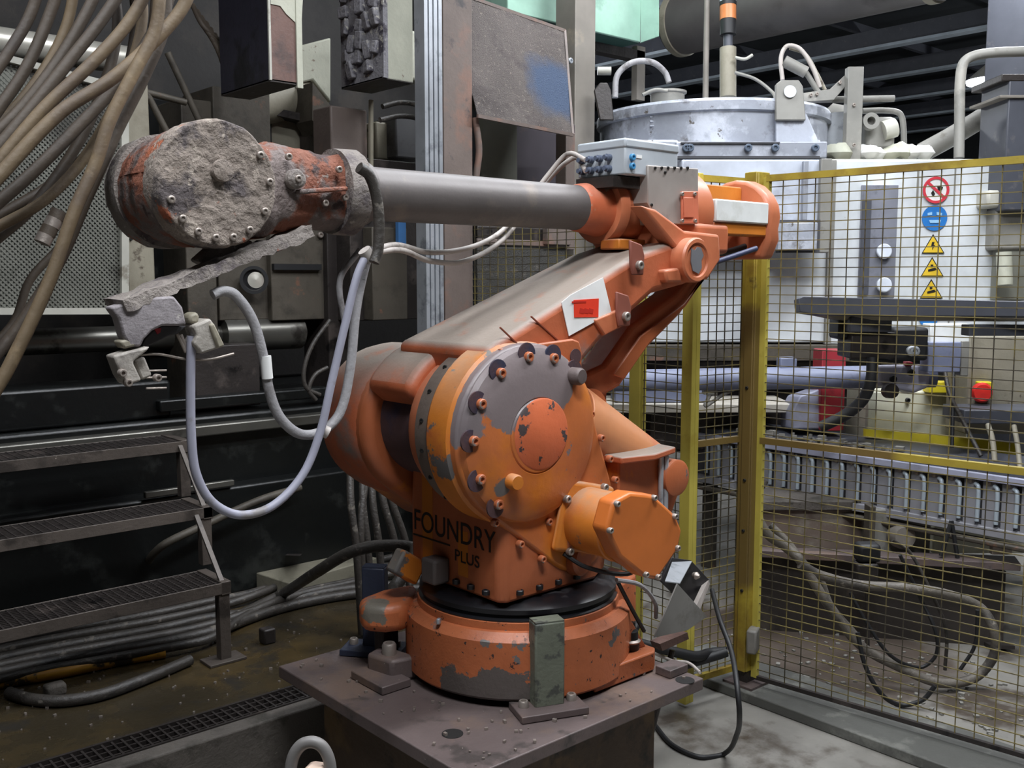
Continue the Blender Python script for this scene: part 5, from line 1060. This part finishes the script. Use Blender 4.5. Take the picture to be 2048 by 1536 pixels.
C('shelf', anthr, t, 5.9, 1928, 820, 2110, 848, .3, .006)
t = thing('grey_switch_box', 'blue grey switch box with cables beside the dark carriage', 'box', ad(1885, 690, 6.0))
C('switch_body', blue_grey, t, 6.0, 1856, 684, 1922, 745, .12, .006)
C('switch_top', white_m, t, 6.02, 1860, 648, 1940, 686, .12, .006)
C('switch_side', greypaint, t, 6.02, 1922, 682, 1938, 752, .12, .004)
M().tube([ad(1890, 745, 6.0), ad(1900, 790, 5.95), ad(1930, 850, 5.9), ad(1962, 912, 5.8)], .013).build('switch_cable', hose_dk, t)
M().tube([ad(1907, 745, 6.0), ad(1906, 800, 5.95), ad(1904, 895, 5.9)], .011).build('switch_cable', black_m, t)
M().tube([ad(1976, 850, 5.9), ad(1985, 880, 5.8), ad(1990, 925, 5.7)], .016).build('switch_cable', beige, t)
M().tube([ad(2028, 852, 5.7), ad(2035, 890, 5.6), ad(2040, 940, 5.5)], .014).build('switch_cable', beige, t)
# lower frame of the housing
t = thing('furnace_support', 'grey steel under-frame below the white housing', 'frame', ad(1500, 800, 7.2))
C('frame_beam', grime, t, 7.0, 1190, 690, 1700, 722, .5)
C('frame_beam', dark_steel, t, 7.5, 1150, 722, 1760, 905, .3)
C('frame_slab', mat('pale_dusty_slab', (196, 190, 178), .6), t, 6.75, 1200, 808, 1588, 826, .5)
C('frame_box', blue_grey, t, 6.8, 1230, 765, 1420, 805, .3)
C('frame_post', maroon, t, 7.2, 1225, 650, 1240, 800, .1)
C('frame_clamp', frame_lt, t, 6.5, 1408, 772, 1436, 790, .08, .004)
M().tube([ad(1420, 790, 6.5), ad(1410, 812, 6.5), ad(1445, 790, 6.5), ad(1475, 775, 6.5)], .012).build('frame_wire', greypaint, t)
C('frame_box', dark_steel, t, 7.0, 1300, 826, 1500, 900, .3)
# conveyor with slotted side, running along the hall
KX = 5.6
t = thing('conveyor', 'grey slotted roller conveyor running behind the mesh fence', 'conveyor', (KX, 3.0, FL))
ya, yb_ = 4.5, 1.7; z1, z0 = .385, -.0
M().rng(KX+.02, KX+.45, yb_, ya, z0+.03, z1-.03).build('conveyor_core', mat('conveyor_core_grey', (76, 76, 80), .6), t)  # even dark grey core behind the side tabs
M().rng(KX, KX+.02, yb_, ya, z0+.30, z1-.05).build('side_plate', mat('blue_dust_grey', (146, 146, 152), .55, layers=[((118, 118, 122), 6, .55, .1, None)]), t)
M().rng(KX-.02, KX+.5, yb_, ya, z1-.05, z1).build('top_channel', anthr, t, bevel=.004)
M().rng(KX-.05, KX-.02, yb_, ya, z1-.075, z1-.035).build('dust_ledge', MATS['lilac_grey_sheet'], t, bevel=.004)
M().rng(KX-.03, KX+.02, yb_, ya, z0, z0+.05).build('bottom_channel', MATS['blue_dust_grey'], t, bevel=.004)
M().rng(KX-.05, KX+.02, yb_, ya, z0-.05, z0-.02).build('lower_pipe', grime, t, bevel=.01)
pit = .104; k = 0; y = 4.2
pl_ = M().rng(KX-.012, KX+.03, -.034, .034, z0+.05, z0+.30).mesh('side_tab', MATS['blue_dust_grey'], 0)
sl_ = M().tube([(KX-.03, 0, z0+.075), (KX-.03, 0, z0+.27), (KX-.02, .022, z0+.285)], .012, 8).mesh('roller_hook', mat('pale_hook_steel', (182, 194, 204), .45, .2))
rl_ = M().lathe([(.013, 0), (.013, .02), (0, .022)], (KX, 0, z1-.09), (-1, 0, 0), 10).mesh('roller_end', bolt_m)
while y > yb_+.1:
    for me in (pl_, sl_, rl_):
        o = bpy.data.objects.new(me.name, me); COL.objects.link(o); o.parent = t; o.matrix_parent_inverse = Matrix.Translation(t.location).inverted()
        o.location = (0, y+(.052 if me is sl_ else 0), 0)
    y -= pit
for yy in (4.3, 3.0, 1.9): M().rng(KX+.05, KX+.12, yy-.04, yy+.04, FL, z0+.03).build('conveyor_leg', grime, t)
b = M(); rr = random.Random(9)
for k in range(70):
    yy = rr.uniform(2.9, 4.0); b.box((KX-.0+rr.uniform(-.03, .1), yy, z1+rr.uniform(0, .03)), (rr.uniform(.01, .05), rr.uniform(.01, .05), rr.uniform(.005, .03)), rr.uniform(0, 3), )
b.build('metal_scrap', greypaint, t, kind='stuff', smooth=0)
# blocks and table under the conveyor
t = thing('low_table', 'low dark steel table with dusty top under the conveyor', 'table', ad(1780, 1250, 5.4))
M().prism([ad(1500, 1100, 5.75), ad(2042, 1128, 5.45), ad(2030, 1112, 5.75), ad(1500, 1092, 6.2)], (0, 0, -.04)).build('table_top', rust_plate, t, bevel=.003)
M().prism([ad(1500, 1112, 5.85), ad(2012, 1142, 5.6), ad(2006, 1292, 5.6), ad(1500, 1290, 5.9)], _f*.06).build('table_front', mat('dark_brown_table', (52, 46, 42), .6, layers=[((80, 72, 64), 3, .55, .1, None)], bump=(20, .3)), t)
M().prism([ad(1980, 1290, 5.55), ad(2030, 1292, 5.5), ad(2030, 1299, 5.5), ad(1980, 1297, 5.55)], _f*.1).build('table_foot', dark_steel, t)
t = thing('brown_tank', 'brown dusty steel tank on the low table', 'tank', ad(1630, 1060, 6.1))
C('tank_body', mat('brown_dusty_tank', (112, 98, 88), .65, layers=[((136, 128, 116), 3, .54, .12, None), ((96, 66, 58), 5, .62, .08, None)], bump=(20, .2)), t, 6.2, 1512, 1008, 1742, 1112, .4, .01)
C('tank_lid', kerb_m, t, 6.15, 1508, 1002, 1742, 1022, .4, .008)
t = thing('gear_unit', 'dusty grey gear unit with round boss on the low table', 'gear unit', ad(1800, 1060, 6.0))
C('unit_body', greypaint, t, 6.0, 1746, 1018, 1862, 1112, .3, .008)
M().lathe([(.075, 0), (.075, .06), (.06, .10), (0, .10)], ad(1798, 1070, 5.98), -_f, 28).build('unit_boss', taupe, t)
C('unit_edge', grime, t, 5.97, 1738, 1012, 1750, 1140, .1, .004)
t = thing('junction_unit', 'dark square electrical unit hanging before the low table', 'box', ad(1735, 1150, 5.2))
C('unit_box', dark_steel, t, 5.2, 1714, 1128, 1758, 1178, .1, .012)
C('unit_head', black_m, t, 5.2, 1718, 1090, 1764, 1128, .1, .02)
M().cyl(ad(1735, 1178, 5.25), ad(1735, 1300, 5.25), .012, n=8).build('unit_stand', dark_steel, t)
tag(C('white_plinth', cream_cab, None, 6.6, 1866, 1040, 2110, 1108, .3, .01), 'pale plinth at right under the conveyor', 'plinth')
b = thing('wire_trestle', 'thin black inverted V wire stand on the table', 'stand', ad(1903, 1080, 5.6))
M().cyl(ad(1903, 1042, 5.6), ad(1882, 1112, 5.6), .012, n=8).build('leg', black_m, b)
M().cyl(ad(1903, 1042, 5.6), ad(1915, 1116, 5.6), .012, n=8).build('leg', black_m, b)
tag(C('steel_offcut', bolt_m, None, 5.55, 1985, 1092, 2025, 1110, .04, .004), 'small steel offcut lying on the table end', 'scrap')
HD_ = 5.02
hose_loop = mat('dusty_loop_hose', (104, 98, 90), .55, layers=[((70, 66, 62), 5, .52, .1, None), ((146, 138, 126), 18, .62, .06, None)], bump=(60, .4))
def fh(name, lab, pts, r, m, cat='hose', D=HD_, gr=None): return tag(M().tube([ad(x, y, D-.02*(i % 3)) for i, (x, y) in enumerate(pts)], r, 10).build(name, m), lab, cat, gr)
fh('thick_hose', 'thick dirty hose sweeping in a big loop behind the fence', [(1528, 960), (1508, 1000), (1530, 1062), (1572, 1095), (1600, 1120), (1650, 1200), (1720, 1290), (1800, 1335), (1880, 1366), (1950, 1355), (1988, 1310), (1988, 1260), (1960, 1215), (1900, 1190), (1820, 1176), (1720, 1170), (1640, 1150), (1600, 1128)], .024, hose_loop)
fh('thick_hose', 'second dirty hose lying along the upper run of the big loop', [(1540, 1050), (1575, 1085), (1610, 1130), (1640, 1160), (1660, 1210), (1710, 1270)], .020, hose_loop, D=5.1)
fh('thin_cable', 'thin dark cable looping below the big hose nearest the floor', [(1715, 1265), (1730, 1330), (1760, 1385), (1800, 1410), (1845, 1400), (1870, 1372)], .011, black_m, 'cable', 4.8)
fh('thin_cable', 'thin dark cable looping inside the big hose loop', [(1700, 1185), (1730, 1240), (1780, 1310), (1840, 1335), (1872, 1310), (1870, 1260), (1840, 1195), (1800, 1110)], .009, black_m, 'cable', 5.0)
fh('thin_cable', 'thin dark cable rising through the right of the hose loop', [(1920, 1340), (1950, 1290), (1955, 1220)], .009, black_m, 'cable', 5.0)
fh('thin_cable', 'thin grey cable rising beside the gear unit', [(1890, 1340), (1892, 1260), (1860, 1180), (1820, 1105), (1785, 1080)], .009, hose_dk, 'cable', 5.1)
p = ad(1506, 1280, 4.9)
tag(M().box(p, (.09, .05, .12), .4).build('rubble_piece', concrete, bevel=.01), 'dusty grey lump beside the corner post foot', 'rubble')
# debris crumbs
b = M(); rr = random.Random(11)
for k in range(260):
    s_ = rr.uniform(.003, .009)
    if k < 130: p = V((rr.uniform(1.74, 2.78), rr.uniform(2.15, 3.2), .0))
    else: p = V((rr.uniform(.2, 2.4), rr.uniform(3.58, 4.4), SL))
    if (p-V((2.4, 2.68, p.z))).length < .44 and k < 130: continue
    b.box(p+V((0, 0, s_/2)), (s_*1.5, s_, s_), rr.uniform(0, 3))
o = b.build('metal_crumbs', bolt_m, smooth=0, kind='stuff'); tag(o, 'pale metal crumbs scattered on the plate and slab', 'debris')
b = M()
for k in range(220):
    s_ = rr.uniform(.006, .02); p = V((rr.uniform(4.3, 5.3), rr.uniform(1.2, 3.4), FL))
    b.box(p+V((0, 0, s_/3)), (s_*1.5, s_, s_*.6), rr.uniform(0, 3))
o = b.build('floor_swarf', greypaint, smooth=0, kind='stuff'); tag(o, 'scattered swarf on the floor beyond the fence', 'debris')
